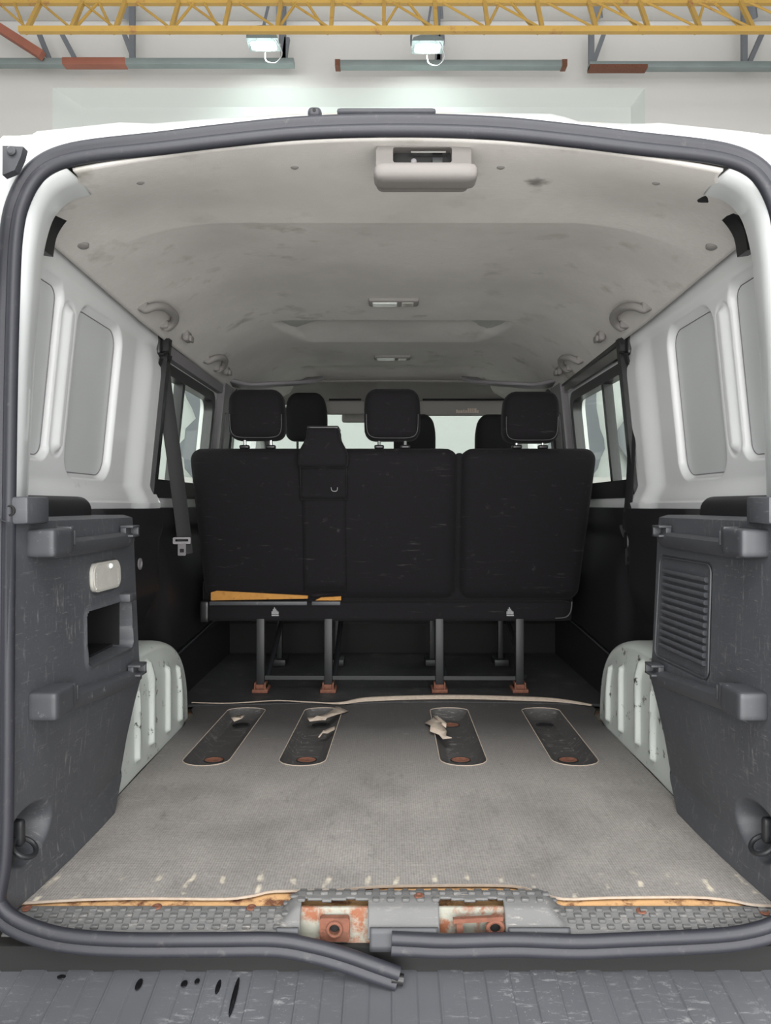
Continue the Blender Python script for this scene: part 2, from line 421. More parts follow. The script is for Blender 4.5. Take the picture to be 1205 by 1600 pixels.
# yellow truss
TD = 6.3
def Zy(py, D): return CH+(VY-py)/F*D
def Xp(px, D): return (px-VX)/F*D+CX
tr = thing('roof_truss', 'long yellow lattice roof truss running across the top of the picture', 'truss', (0, TD, Zy(47, TD)))
zb, zt = Zy(47, TD), Zy(2, TD+.25)
MB().bar((Xp(30, TD), TD, zb), (Xp(1900, TD), TD, zb), .045, .05).obj('bottom_chord', 'yellow', tr)
MB().bar((Xp(-60, TD), TD+.25, zt), (Xp(1900, TD), TD+.25, zt), .045, .06).obj('top_chord', 'yellow', tr)
xs = [43, 111, 179, 264, 350, 433, 517, 600, 678, 763, 850, 928, 1014, 1095, 1180]
xs = [42, 111, 180, 267, 350, 433, 517, 600, 682, 763, 848, 932, 1014, 1095, 1178]+[1178+83*k for k in range(1, 9)]
for i, x in enumerate(xs):
    X = Xp(x, TD)
    MB().bar((X, TD, zb), (X, TD+.25, zt), .035, .035).obj('upright', 'yellow', tr)
    m = MB(); m.tube([(X+.02, TD, zb), (Xp(x-72, TD), TD+.25, zt)], .011, 8); m.tube([(X-.03, TD+.05, zb), (Xp(x+(26 if i % 2 else -44), TD), TD+.25, zt)], .013, 8)
    m.obj('diagonal_rod', 'yellow', tr)
# steel wall brackets/gutters
BD = WD-.3
def beam(x0, x1, y, lab, mat='greysteel', red=None):
    t = thing('steel_beam', lab, 'beam', (Xp((x0+x1)/2, BD), BD, Zy(y, BD)))
    z = Zy(y, BD)
    MB().box(Xp(x0, BD), Xp(x1, BD), BD-.05, BD+.05, z-.035, z+.035, .006).obj('channel', mat, t)
    if red:
        MB().box(Xp(red[0], BD), Xp(red[1], BD), BD-.055, BD+.055, z-.04, z+.04, .006).obj('red_sleeve', 'redsteel', t, label='red oxide painted length of the beam')
    return t
b1 = beam(-40, 460, 99, 'grey wall beam on the left with a red painted length', red=(100, 198))
b2 = beam(524, 885, 102, 'middle grey wall beam with rusty ends, free at both ends')
for a, b_ in ((524, 532), (877, 885)):
    MB().box(Xp(a, BD), Xp(b_, BD), BD-.055, BD+.055, Zy(102, BD)-.038, Zy(102, BD)+.038).obj('rusty_end', 'rust', b2)
b3 = beam(920, 1300, 104, 'grey wall beam at the right edge of the wall', 'greysteel')
MB().box(Xp(920, BD), Xp(1010, BD), BD-.055, BD+.055, Zy(106, BD)-.03, Zy(106, BD)+.01).obj('rusty_edge', 'rust', b3)
for bt, lst in ((b1, [(60, 78, 50, 95), (95, 119, 50, 95), (193, 210, 50, 95), (207, 207, 0, 95), (443, 443, 0, 95), (449, 444, 60, 95)]),
                (b2, [(684, 684, 0, 98), (690, 686, 55, 98)]), (b3, [(924, 924, 50, 100), (943, 927, 55, 100), (1163, 1163, 0, 100), (1190, 1170, 55, 100)])):
    for xa, xb, ya, yb in lst:
        MB().bar((Xp(xa, BD), BD, Zy(ya, BD)), (Xp(xb, BD), BD, Zy(yb, BD)), .06, .05).obj('strut', 'darksteel', bt)
MB().bar((Xp(-30, BD-.2), BD-.15, Zy(42, BD)), (Xp(74, BD), BD-.12, Zy(97, BD)), .09, .09).obj('diagonal_brace', 'redsteel', b1, label='red oxide painted diagonal brace')
for k, (x, ya, xb) in enumerate(((205, 0, 215), (443, 0, 446), (684, 0, 684), (927, 0, 922), (1163, 0, 1170))):
    o = MB().bar((Xp(x-6, WD-.5), WD-.55, Zy(-25, WD)), (Xp(x, WD), WD-.2, Zy(48, WD)), .10, .08).obj('roof_strut', 'darksteel')
    tag(o, ['dark steel strut above the red-sleeved beam', 'dark steel strut above the left floodlight', 'dark steel strut above the right floodlight', 'dark steel strut above the gap by the right beam end', 'dark steel strut at the far right behind the truss'][k], 'strut', 'dark roof struts')
# floodlights
def flood(px, py, lab):
    D = 7.6; c = W(px, py, D)
    t = thing('floodlight', lab, 'lamp', c, 'floodlights on the back wall')
    def wp(x, y, z): return (x, y, z)
    m = MB(); m.loft([[c+Vector(v) for v in ((-.17, -.11, 0), (.17, -.11, 0), (.17, .11, 0), (-.17, .11, 0))],
                      [c+Vector(v) for v in ((-.15, -.09, .05), (.15, -.09, .05), (.15, .09, .05), (-.15, .09, .05))],
                      [c+Vector(v) for v in ((-.08, -.05, .10), (.08, -.05, .10), (.08, .05, .10), (-.08, .05, .10))]], closed=True)
    m.box(c.x-.08, c.x+.08, c.y-.05, c.y+.05, c.z+.09, c.z+.11)
    m.obj('housing', 'greysteel', t)
    MB().rbox((c.x, c.y, c.z-.012), (.27, .11, .03), .014, 6).obj('lit_glass', 'flood', t, label='bright lit glass')
    MB().tube(smooth_path([c+Vector((-.17, 0, .02)), c+Vector((-.16, 0, .16)), c+Vector((0, 0, .20)), c+Vector((.16, 0, .16)), c+Vector((.17, 0, .02))]), .011, 8).obj('mounting_bracket', 'darksteel', t)
    MB().tube(smooth_path([c+Vector((.10, 0, .10)), c+Vector((.19, .05, -.05)), c+Vector((.12, .05, -.16)), c+Vector((.02, .05, -.14)), c+Vector((0, .1, -.02))]), .006, 6).obj('cable', 'print', t)
    MB().bar(c+Vector((0, 0, .20)), (c.x+.12, c.y+.2, 6.60), .025, .025).obj('hanger', 'darksteel', t)
    l = bpy.data.lights.new('floodlight_beam', 'SPOT'); l.energy = 55; l.spot_size = math.radians(120); l.spot_blend = .8; l.shadow_soft_size = .1; l.color = (.84, 1, .95)
    lo = bpy.data.objects.new('floodlight_beam', l); COL.objects.link(lo); lo.parent = t; lo.location = (0, 0, -.06)
    lo.rotation_euler = Vector((0, .9, -.55)).to_track_quat('-Z', 'Y').to_euler()
flood(412, 70, 'left lit floodlight with a looping cable under the yellow truss')
flood(668, 74, 'right lit floodlight hanging in a wire bracket under the yellow truss')

# ================================================================== VAN BODY
SLOPE = .046
def SD(z): return 1.13+SLOPE*z
def SP(px, py, off=0):
    # point on the leaning plane of the rear opening: D = 1.13+off + SLOPE*z
    k = (VY-py)/F; D = (1.13+off+SLOPE*CH)/(1-SLOPE*k); return W(px, py, D)
van = thing('van_body', 'white van body seen through its open rear end', 'van', (0, 3.0, GZ))
AX = 622
upper = [(17, 400), (22, 350), (30, 318), (46, 285), (68, 262), (100, 247), (150, 237), (250, 226), (350, 214), (475, 202), (AX, 198)]
sideL = [(-8, 1400), (2, 1330), (5, 1200), (6, 1000), (8, 800), (11, 600), (14, 480)]
Lfull = sideL+upper
Rfull = [(2*AX-x, y) for x, y in Lfull[:-1]][::-1]
ringpx = Lfull+Rfull
ring = [SP(x, y) for x, y in ringpx]
def X_wall(z): return .72+.055*(1.2-z)/.55
# outer body: loft from seal line outward to rear edge, then roof/side skin forward
sil = {}
def top_y(px): return interp(px, [(-60, 214), (30, 214), (52, 212), (60, 207), (200, 192), (225, 196), (240, 195), (300, 190), (350, 186), (450, 180), (603, 178), (760, 178), (868, 180), (905, 192), (1000, 196), (1022, 193), (1150, 206), (1192, 212), (1300, 216)])
def outer_loops():
    pts = smooth_path(ring, 5)
    c = Vector((0, 0, .62)); L0, L1, L2, L3, L4 = [], [], [], [], []
    for p in pts:
        px = VX+(p.x-CX)/p.y*F; py = VY-(p.z-CH)/p.y*F
        if py < 300 and abs(p.x) < .63:
            k = sm(.63, .52, abs(p.x))
            D2 = 1.235
            q = W(px, top_y(px), D2)
            side = Vector((math.copysign(.80, p.x), D2, p.z+.10))
            X = p.x*(1+.10*sm(.35, .63, abs(p.x)))
            px2 = VX+(X-CX)/D2*F
            q = W(px2, top_y(px2), D2)
            L1.append(lerp(p, q, .5)+Vector((0, -.012, 0))); L2.append(q)
            L3.append(q+Vector((0, .04, .008))); L4.append(Vector((X*1.08, 3.95, 1.40-.10*(X/.6)**2)))
        else:
            t = sm(1.25, 1.0, p.z)
            q = Vector((math.copysign(lerp(.735, .80, t), p.x), 1.21, p.z+lerp(.03, 0, t)))
            L1.append(lerp(p, q, .5)+Vector((0, -.01, 0))); L2.append(q)
            L3.append(q+Vector((math.copysign(.03, p.x), .04, 0))); L4.append(q+Vector((math.copysign(.04, p.x), .93, 0)))
        L0.append(p)
    return [L0, L1, L2, L3, L4]
m = MB(); m.loft(outer_loops()); m.obj('body_shell', 'white', van, 50, solid=.004, recalc=False)
# inner return flange of the rear pillars (white, with spot weld dimples)
for s in (-1, 1):
    A = [(6, 1000), (10, 850), (14, 770), (20, 600), (27, 480), (33, 400), (40, 335), (55, 297), (76, 277), (103, 262)]
    B = [(38, 1000), (40, 850), (43, 770), (53, 560), (60, 470), (66, 402), (78, 352), (92, 328), (112, 312), (142, 303)]
    def mk(lst, D0):
        return smooth_path([Vector(((p.x), p.y, p.z)) for p in [SP(x, y, D0) for x, y in lst]], 6)
    a = mk(A, .0); b_ = mk(B, .10)
    if s > 0: a = [Vector((-p.x, p.y, p.z)) for p in a]; b_ = [Vector((-p.x, p.y, p.z)) for p in b_]
    mid = [lerp(p, q, .5)+Vector((s*-.006, 0, 0)) for p, q in zip(a, b_)]
    n_ = len(b_)
    c_ = [q+Vector((s*.03*sm(1.3, 1.15, q.z)+s*.01, .015, .03*sm(1.0, 1.2, q.z))) for q in b_]
    d_ = [q+Vector((s*.10*sm(1.3, 1.15, q.z)+s*.02, .03, .05*sm(1.0, 1.2, q.z))) for q in b_]
    m = MB(); m.loft([a, mid, b_, c_, d_])
    m.obj('rear_pillar', 'white', van, 50, solid=.003, recalc=False)
    # black foam block behind the upper corner
    P = [Vector((-s*W(x, y, 1.36).x if s > 0 else W(x, y, 1.36).x, 1.36, W(x, y, 1.36).z)) for x, y in ((96, 330), (84, 345), (74, 365), (69, 395))]
    m = MB(); m.sweep(smooth_path(P, 4), [(-.014, -.02), (.008, -.02), (.008, .02), (-.014, .02)], ref=(0, 1, 0)); m.obj('foam_block', 'black', van)
    p = W(131, 306, 1.31)
    m = MB(); m.rbox((s*-p.x if s < 0 else -p.x, p.y, p.z), (.035, .04, .012), .005, 6)
    for v in m.bm.verts:
        if s < 0: v.co.x = p.x+(v.co.x+p.x)
    m.obj('clip_slot', 'dark', van)

# pressed side walls
def wall_off(D, z):
    o = 0
    # headliner side rail slope at the top
    o -= .008*sm(1.13, 1.16, z)
    # large pressed panel
    d = sd_rr(D, z, 1.648, 1.895, .738, 1.122, .045); o += .018*sm(.014, .001, d)
    d2 = sd_rr(D, z, .8, 1.550, .768, 1.135, .028); o += .016*sm(.012, .001, d2)
    # rib between them
    zz = max(.80, min(1.085, z)); dr = math.hypot(D-1.592, z-zz)
    o += -.013*sm(.024, .006, dr)+.003*sm(.034, .028, dr)
    # bottom ledge folding inwards
    o -= .024*sm(.725, .67, z)+.006*sm(.672, .668, z)
    # front pillar bulge
    o -= .024*sm(2.0, 2.10, D)*sm(1.19, 1.05, z)
    return o
for s in (-1, 1):
    m = MB()
    m.grid(lambda u, v: (s*(X_wall(.648+v*.567)+wall_off(1.24+u*.95, .648+v*.567)), 1.24+u*.95, .648+v*.567), 360, 200)
    # front return of the pillar
    m.grid(lambda u, v: (s*(X_wall(.648+v*.567)+wall_off(2.19, .648+v*.567)+u*.06), 2.19+.01*u, .648+v*.567), 3, 30)
    o = m.obj('side_panel', 'white_inner', van, 60, recalc=False)
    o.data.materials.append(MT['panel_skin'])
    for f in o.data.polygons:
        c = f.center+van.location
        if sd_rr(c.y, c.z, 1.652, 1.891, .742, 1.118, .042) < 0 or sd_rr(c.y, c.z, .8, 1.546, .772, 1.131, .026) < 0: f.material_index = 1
    # the two thin outer skins seen in the openings
    for k, (da, db, za, zb_) in enumerate(((1.60, 1.985, .71, 1.16), (1.24, 1.62, .74, 1.17))):
        pass
    # small holes in the rib
    for (D, z) in ((1.612, 1.075), (1.612, .815)):
        MB().lathe([(.0045, 0), (.0045, .002), (.001, .003)], (s*(X_wall(z)+wall_off(D, z)+.001), D, z), ax_v=(-s, 0, 0), seg=12).obj('fixing_hole', 'dark', van)
# coloured skins: faces deep in pressings keep the same paint; thin seam beads around them
def bead(pts, s, r, mat, name):
    P = [Vector((s*(X_wall(z)+wall_off(D, z)-.0005), D, z)) for D, z in pts]
    return MB().tube(P, r, 6, closed=True).obj(name, mat, van)
for s in (-1, 1):
    bead(rrect(1.650, 1.893, .740, 1.120, .043, 8), s, .0014, 'pillar_grey', 'panel_seam')
    bead([(D, z) for D, z in rrect(1.26, 1.548, .770, 1.133, .026, 8)], s, .0014, 'pillar_grey', 'panel_seam')

# roof rail strip, pillars, side window section : plate in (D,z)
def win_outline():  # rear side window opening
    return rrect(2.225, 2.88, .70, 1.10, .05)
def xw(s, t=0):
    return lambda a, b, tt: (s*(X_wall(max(b, .2))-.004+tt), a, b)
def subdiv(poly, d=.08):
    out = []
    for (a, b) in zip(poly, poly[1:]+poly[:1]):
        L = math.dist(a, b); n = max(1, int(L/d))
        out += [(lerp(a[0], b[0], i/n), lerp(a[1], b[1], i/n)) for i in range(n)]
    return out
for s in (-1, 1):
    out = subdiv([(2.17, .60), (4.15, .60), (4.15, 1.0), (3.9, 1.205), (2.17, 1.205)])
    m = MB(); m.plate(out, [subdiv(win_outline()), subdiv(rrect(3.2, 3.85, .70, 1.12, .05))], -.0, .05, xw(s)); m.obj('side_frame', 'white_inner', van)
    # rubber/black frame round window
    m = MB(); m.plate(subdiv(rrect(2.21, 2.895, .685, 1.115, .055)), [subdiv(rrect(2.245, 2.86, .725, 1.08, .045))], -.006, .03, xw(s)); wf = m.obj('window_frame', 'black', van)
    m = MB(); m.plate(subdiv(rrect(2.23, 2.88, .705, 1.095, .045)), [], .018, .022, xw(s)); m.obj('side_window', 'glass', wf)
    m = MB(); m.plate(subdiv([(2.455, .72), (2.48, .72), (2.48, 1.09), (2.455, 1.09)]), [], -.002, .03, xw(s)); m.obj('window_mullion', 'black', wf)
    m = MB(); m.plate(subdiv([(2.25, .70), (2.86, .70), (2.86, .745), (2.25, .745)]), [], -.004, .02, xw(s)); m.obj('window_rail', 'black', wf)
    m = MB(); m.plate(subdiv(rrect(3.2, 3.85, .70, 1.12, .05)), [], .02, .024, xw(s)); m.obj('front_side_window', 'glass', van)
    # grey roof rail bar above the window
    m = MB(); m.plate(subdiv(rrect(2.22, 2.93, 1.122, 1.158, .012)), [], -.022, .0, xw(s)); m.obj('roof_rail', 'pillar_grey' if s < 0 else 'chrome', van)
    # B pillar trims
    m = MB(); m.plate(subdiv(rrect(2.93, 3.10, .55, 1.17, .015)), [subdiv(rrect(2.965, 3.0, .85, 1.05, .012))], -.03, -.002, xw(s)); m.obj('pillar_trim', 'pillar_grey', van)
    m = MB(); m.plate(subdiv([(3.12, .4), (3.17, .4), (3.17, 1.2), (3.12, 1.2)]), [], -.035, -.002, xw(s)); m.obj('seal_strip', 'black', van)
    # front A pillar
    MB().sweep([(s*.72, 3.85, 1.24), (s*.77, 4.9, .55)], rrect(-.04, .04, -.03, .03, .012), ref=(1, 0, 0)).obj('front_pillar', 'pillar_grey', van)
# floor pan, sills
m = MB(); m.box(-.79, .79, 1.20, 4.4, -.07, -.030, .004); m.obj('floor_pan', 'rust_paint', van)
m = MB()
for s in (-1, 1): m.box(*sorted((s*.775, s*.83)), 1.22, 4.4, -.06, .62, .004)
m.obj('lower_side', 'white_inner', van)
# rear sill metal
m = MB(); m.loft([[Vector((x, D, z)) for x in [i*.07-.56 for i in range(17)]] for D, z in ((1.21, -.026), (1.175, -.045), (1.155, -.050), (1.160, -.054), (1.185, -.10), (1.19, -.18))])
m.obj('rear_sill', 'rust_paint', van, solid=.004, recalc=False)
# windscreen, dash, header
m = MB(); m.grid(lambda u, v: (lerp(-.74, .74, u)*(1+.03*(1-v)), lerp(4.95, 3.93, v)-.10*(2*u-1)**2*1.0, lerp(.50, 1.262, v)), 16, 10); m.obj('windscreen', 'screen', van, solid=.005)
m = MB(); m.rbox((0, 4.65, .35), (1.5, .7, .36), .08, 10); m.box(-.8, .8, 4.9, 5.0, -.4, .5); m.obj('dashboard', 'black_trim', van)
m = MB(); m.grid(lambda u, v: (lerp(-.74, .74, u), lerp(3.62, 3.96, v)-.05*(2*u-1)**2, lerp(1.298, 1.232, v*v)-.02*(2*u-1)**2), 20, 8); m.obj('windscreen_header', 'plastic_grey', van, solid=.006)

# wheel arches
AC, AR, AH = 1.76, .50, .30
def arch_profile(th):  # half outline in (D,z)
    c, s_ = math.cos(th), math.sin(th)
    return AC+AR*math.copysign(abs(c)**.62, c), AH*abs(s_)**.80-.008
for s in (-1, 1):
    m = MB()
    ribs = [(1.745, .045, .225), (1.85, .05, .245), (1.985, .04, .20), (2.10, .035, .175), (1.60, .05, .22)]
    def fn(u, v):
        # v 0..1 : from centre of inner face out over the rounded shoulder to the side wall
        th = math.pi*(1-u)
        Do, zo = arch_profile(th)
        if v < .75:
            k = v/.75; D = AC+(Do-AC)*k*.93; z = zo*k*.93; X = .635
            o = 0
            for (rd, z0, z1) in ribs:
                zz = max(z0, min(z1, z)); d = math.hypot(D-rd, z-zz); o += .011*sm(.017, .006, d)
            X = .635-o
            X += .012*sm(.75, 1, k)**1
        else:
            k = (v-.75)/.25; a = k*math.pi/2
            D = AC+(Do-AC)*(.93+.07*math.sin(a)); z = zo*(.93+.07*math.sin(a)); X = .647+.05*(1-math.cos(a))
        return (s*X, D, z)
    # dense cartesian face so that ribs are crisp
    m.grid(lambda u, v: fn(u, v), 260, 150)
    m.loft([[Vector((s*X, *arch_profile(math.pi*(1-i/60)))) for i in range(61)] for X in (.697, .74, .80)])
    bmesh.ops.remove_doubles(m.bm, verts=m.bm.verts, dist=.0002)
    m.obj('wheel_arch', 'arch', van, 60, recalc=False)

# ================================================================== HEADLINER
def hl_hw(D): return lerp(.545, .702, sm(1.20, 1.40, D))
RECS = [(2.56, 2.90, .43, .35), (3.38, 3.78, .44, .38)]
def hl_z(X, D):
    tt = max(0, min(1, (D-1.56)/.75)); zc = 1.283+.047*(1-(1-tt)**2)
    zc -= .03*sm(3.3, 3.95, D)
    t = max(0, min(1, (abs(X)-.36)/.342))
    ze = interp(D, [(1.45, 1.192), (1.98, 1.168), (2.9, 1.158)]); z = zc-(zc-ze)*t**2.1
    zr = 1.278-.052*(X/.53)**2
    z = lerp(zr, z, sm(1.19, 1.50, D))
    for (a, b_, w0, w1) in RECS:
        if a < D < b_+.02 and abs(X) < w0+.03:
            k = (D-a)/(b_-a); wv = lerp(w0, w1, max(0, k)**1.6)
            z += .050*sm(0, .05, k)*(1-max(0, min(1, k)))*sm(wv+.012, wv-.030, abs(X))
    return z
# grid rows concentrated on the recess lips
Ds = []
D = 1.19
while D < 3.66:
    Ds.append(D); D += .004 if (2.54 < D < 2.60 or 3.36 < D < 3.42 or 1.54 < D < 1.58) else .012
Ds += [3.70, 3.74, 3.78, 3.8]
Xs = [i/170*2-1 for i in range(171)]
m = MB(); m.loft([[Vector((x*hl_hw(D), D, hl_z(x*hl_hw(D), D))) for x in Xs] for D in Ds])
hl = m.obj('headliner', 'liner', None, 50, recalc=False, solid=.005)
tag(hl, 'grey felt headliner with stains covering the van ceiling', 'headliner')
# rear lamp / latch trim on the header
c = W(666, 248, 1.2)
t = thing('rear_latch_cover', 'pale grey plastic cover with an open black cavity on the ceiling edge', 'cover', c)
m = MB(); m.rbox((c.x, 1.225, c.z-.018), (.178, .055, .030), .014, 10); m.obj('cover_lip', 'cover_grey', t)
m = MB()
m.plate(rrect(c.x-.085, c.x+.078, c.z-.03, c.z+.032, .012), [rrect(c.x-.056, c.x+.045, c.z+.001, c.z+.027, .004)], 1.215, 1.26, lambda a, b, tt: (a*1.0, tt, b)); m.obj('cover_body', 'cover_grey', t)
MB().box(c.x-.058, c.x+.047, 1.235, 1.245, c.z-.002, c.z+.030).obj('cavity', 'dark', t, label='black open cavity')
m = MB(); m.box(c.x-.025, c.x+.035, 1.22, 1.236, c.z+.020, c.z+.023); m.obj('latch_pin', 'chrome', t)
MB().lathe([(.005, 0), (.005, .01), (.002, .012)], (c.x-.02, 1.235, c.z+.008), ax_v=(0, -1, 0), seg=12).obj('latch_bolt', 'pillar_grey', t)
m = MB(); m.box(c.x+.012, c.x+.030, 1.225, 1.236, c.z+.003, c.z+.015, .001); m.obj('latch_hook', 'steel_black', t)
# round clips in the rear headliner
for k, (x, y) in enumerate(((218, 287), (460, 281), (783, 281), (1027, 289))):
    D = 1.285; p = W(x, y, D); z = hl_z(p.x, D)
    o = MB().lathe([(.0085, .0015), (.0085, -.0015), (.006, -.0035), (.001, -.004)], (p.x, D, z), seg=20).obj('trim_clip', 'plastic_grey')
    tag(o, ['round grey clip at the far left of the rear headliner', 'round grey clip left of the open latch cover', 'round grey clip right of the open latch cover', 'round grey clip at the far right of the rear headliner'][k], 'clip', 'clips in the rear headliner')
for k, (x, y) in enumerate(((128, 366), (1114, 369))):
    p = W(x, y, 1.50); z = hl_z(p.x, 1.50)
    o = MB().lathe([(.014, .004), (.014, -.003), (.010, -.006), (.001, -.007)], (p.x, 1.50, z), seg=20).obj('screw_cover', 'plastic_grey')
    tag(o, ['grey screw cover behind the left upper corner', 'grey screw cover behind the right upper corner'][k], 'cover', 'screw covers by the pillars')
# ceiling lamps
def ceil_lamp(D, hw, lab, lit):
    z = hl_z(0, D); t = thing('ceiling_lamp', lab, 'lamp', (0, D, z), 'ceiling lamps')
    m = MB(); m.rbox((0, D, z-.004), (hw*2, .07, .018), .008, 8); m.obj('bezel', 'plastic_grey', t)
    m = MB(); m.rbox((-hw*.35, D, z-.010), (hw*1.0, .045, .014), .006, 8); m.obj('lens', 'lens_lit', t)
    m = MB(); m.rbox((hw*.55, D, z-.010), (hw*.5, .045, .012), .005, 8); m.obj('switch', 'lens' if lit else 'lens', t)
ceil_lamp(2.32, .082, 'oval ceiling lamp behind the nearer ceiling recess', False)
ceil_lamp(3.19, .082, 'slim bright ceiling lamp between the two ceiling recesses', True)

# grab handles and coat hooks
def grab(s, D0, D1, lab):
    Dm = (D0+D1)/2; Xm = s*.668; zm = hl_z(.668, Dm)
    t = thing('grab_handle', lab, 'handle', (Xm, Dm, zm), 'ceiling grab handles')
    def q(x, D, dz): return Vector((s*x, D, hl_z(x, D)+dz))
    pts = [q(.674, D0+.002, .002), q(.668, D0, -.016), q(.645, D0+.012, -.022), q(.630, D0+.05, -.024), q(.628, Dm, -.024), q(.630, D1-.05, -.024), q(.645, D1-.012, -.022), q(.668, D1, -.016), q(.674, D1-.002, .002)]
    MB().sweep(smooth_path(pts, 5), rrect(-.011, .011, -.010, .010, .008, 4)).obj('grip', 'plastic_grey', t)
    for D in (D0+.005, D1-.005):
        p = q(.674, D, -.002)
        MB().rbox(p, (.03, .035, .026), .008, 6).obj('handle_mount', 'plastic_grey', t)
    
grab(-1, 1.90, 2.09, 'nearer grab handle on the left edge of the ceiling')
grab(1, 1.90, 2.09, 'nearer grab handle on the right edge of the ceiling')
grab(-1, 2.56, 2.72, 'farther grab handle on the left above the side window')
grab(1, 2.56, 2.72, 'farther grab handle on the right above the side window')
def hook(s, D, lab):
    x = .655; z = hl_z(x, D); t = thing('coat_hook', lab, 'hook', (s*x, D, z), 'coat hooks on the ceiling edge')
    MB().rbox((s*x, D, z-.014), (.022, .05, .034), .010, 8).obj('hook_body', 'plastic_grey', t)
    MB().rbox((s*(x-.014), D, z-.022), (.010, .035, .020), .005, 6).obj('hook_tongue', 'plastic_grey', t)
hook(-1, 2.25, 'coat hook on the left between the two grab handles'); hook(1, 2.25, 'coat hook on the right between the two grab handles')
hook(-1, 2.80, 'coat hook on the left beyond the farther handle'); hook(1, 2.80, 'coat hook on the right beyond the farther handle')
# front corner handles of the headliner
for s in (-1, 1):
    P = [Vector((s*x, D, z)) for x, D, z in ((.70, 3.0, 1.185), (.62, 3.05, 1.175), (.50, 3.1, 1.19), (.40, 3.2, 1.215), (.36, 3.3, 1.25))]
    o = MB().sweep(smooth_path(P, 6), rrect(-.045, .045, -.009, .009, .008, 4), ref=(0, 0, 1)).obj('overhead_trim', 'pillar_grey')
    tag(o, 'curved grey trim under the ceiling at its front %s corner' % ('left' if s < 0 else 'right'), 'trim', 'front corner ceiling trims')
# sun visors
def visor(x0, x1, y0, y1, lab, flat):
    D = 3.84; a = W(x0, y1, D); b = W(x1, y0, D)
    t = thing('sun_visor', lab, 'sun visor', ((a.x+b.x)/2, D, b.z), 'sun visors')
    m = MB(); m.rbox(((a.x+b.x)/2, D, (a.z+b.z)/2), (b.x-a.x, .03, b.z-a.z), .014, 8); m.obj('visor_pad', 'plastic_grey', t)
    m = MB(); m.tube([(a.x+.02, D+.02, b.z+.008), (b.x-.02, D+.02, b.z+.008)], .006, 8); m.obj('visor_rod', 'black', t)
    return t
visor(508, 570, 626, 648, 'left sun visor beside the taller front headrest', 0)
vr = visor(655, 800, 626, 650, 'wide right sun visor carrying a small cream label', 1)
p = W(713, 645, 3.82); q = W(748, 638, 3.82)
m = MB()
random.seed(9)
xx = p.x
while xx < q.x:
    wd = random.uniform(.006, .012); h = random.choice((.55, .7, 1.0)); m.box(xx, xx+wd, 3.819, 3.823, p.z, p.z+(q.z-p.z)*h); xx += wd+.003
m.box(p.x, q.x, 3.82, 3.823, p.z+.002, p.z+.005)
m.obj('visor_label', 'label', vr, label='small cream printed label')
t = thing('rear_view_mirror', 'pale rear-view mirror hanging at the windscreen between the visors', 'mirror', W(562, 648, 4.0))
c = W(562, 653, 4.0); MB().rbox(c, (.20, .03, .055), .015, 8).obj('mirror_head', 'plastic_grey', t); MB().tube([c+Vector((0, .02, 0)), c+Vector((0, .05, .12))], .01, 8).obj('mirror_stem', 'plastic_grey', t)

# ================================================================== SEATS
def headrest(c, w_, h_, d_, parent, mat, stems=True, base_z=None, wing=.88):
    def wp(x, y, z):
        k = (z-c[2])/(h_/2)
        x = c[0]+(x-c[0])*(1-(.09 if mat == 'fabric' else .24)*max(0, k)**2-.02*max(0, -k)**2)
        y = y-.012*k
        return (x, y, z)
    hr = MB().rbox(c, (w_, d_, h_), min(w_, h_)*.21, 14, wp).obj('headrest', mat, parent, 60)
    if stems:
        for sx in (-.045, .045):
            MB().tube([(c[0]+sx, c[1], c[2]-h_/2+.02), (c[0]+sx, c[1]+.004, base_z)], .0058, 10).obj('headrest_post', 'chrome' if mat == 'fabric' else 'black', hr)
            if mat == 'fabric': MB().rbox((c[0]+sx, c[1], base_z+.006), (.034, .03, .014), .006, 6).obj('post_guide', 'black', hr)
    if mat == 'fabric':
        P = []
        for i in range(31):
            a = math.pi+math.pi*i/30
            P.append(Vector(wp(c[0]+w_*.455*math.copysign(abs(math.cos(a))**.35, math.cos(a)), c[1]-d_*.43, c[2]+h_*.455*math.copysign(abs(math.sin(a))**.35, math.sin(a)))))
        MB().tube(P, .0014, 6).obj('piping', 'piping', hr)
    return hr
BT, BB = 2.42, 2.51
bench = thing('bench_seat', 'black three-place bench seat seen from behind with three headrests', 'bench seat', (0, 2.7, 0))
def back(x0, x1, name, ltap, rtap):
    def wp(x, y, z):
        k = (z-.322)/(.858-.322)
        u = (x-x0)/(x1-x0)
        x = x+(ltap*(1-k)*(1-u) - rtap*(1-k)*u)
        y = y+lerp(.09, 0, k)-.010*math.sin(math.pi*max(0, min(1, k)))*math.sin(math.pi*max(0, min(1, u)))
        return (x, y, z)
    o = MB().rbox(((x0+x1)/2, BT+.06, (.322+.858)/2), (x1-x0, .12, .536), .046, 24, wp).obj(name, 'fabric', bench, 70)
    return o
bl = back(-.707, .225, 'wide_backrest', .035, 0)
br = back(.232, .706, 'narrow_backrest', 0, .045)
BZ = .856
MB().box(.216, .241, BT+.028, BT+.09, .33, .842, .008, 2, lambda x, y, z: (x, y+lerp(.09, 0, (z-.322)/.536), z)).obj('backrest_joint', 'fabric', bench)  # added dark filler that closes the bright slit between the backrests
headrest((W(402, 652, 2.44).x, 2.45, .970), .193, .172, .10, bl, 'fabric', True, BZ)
headrest((W(613, 652, 2.44).x, 2.45, .970), .193, .176, .10, bl, 'fabric', True, BZ)
headrest((W(829, 655, 2.44).x, 2.45, .962), .193, .174, .10, br, 'fabric', True, BZ)
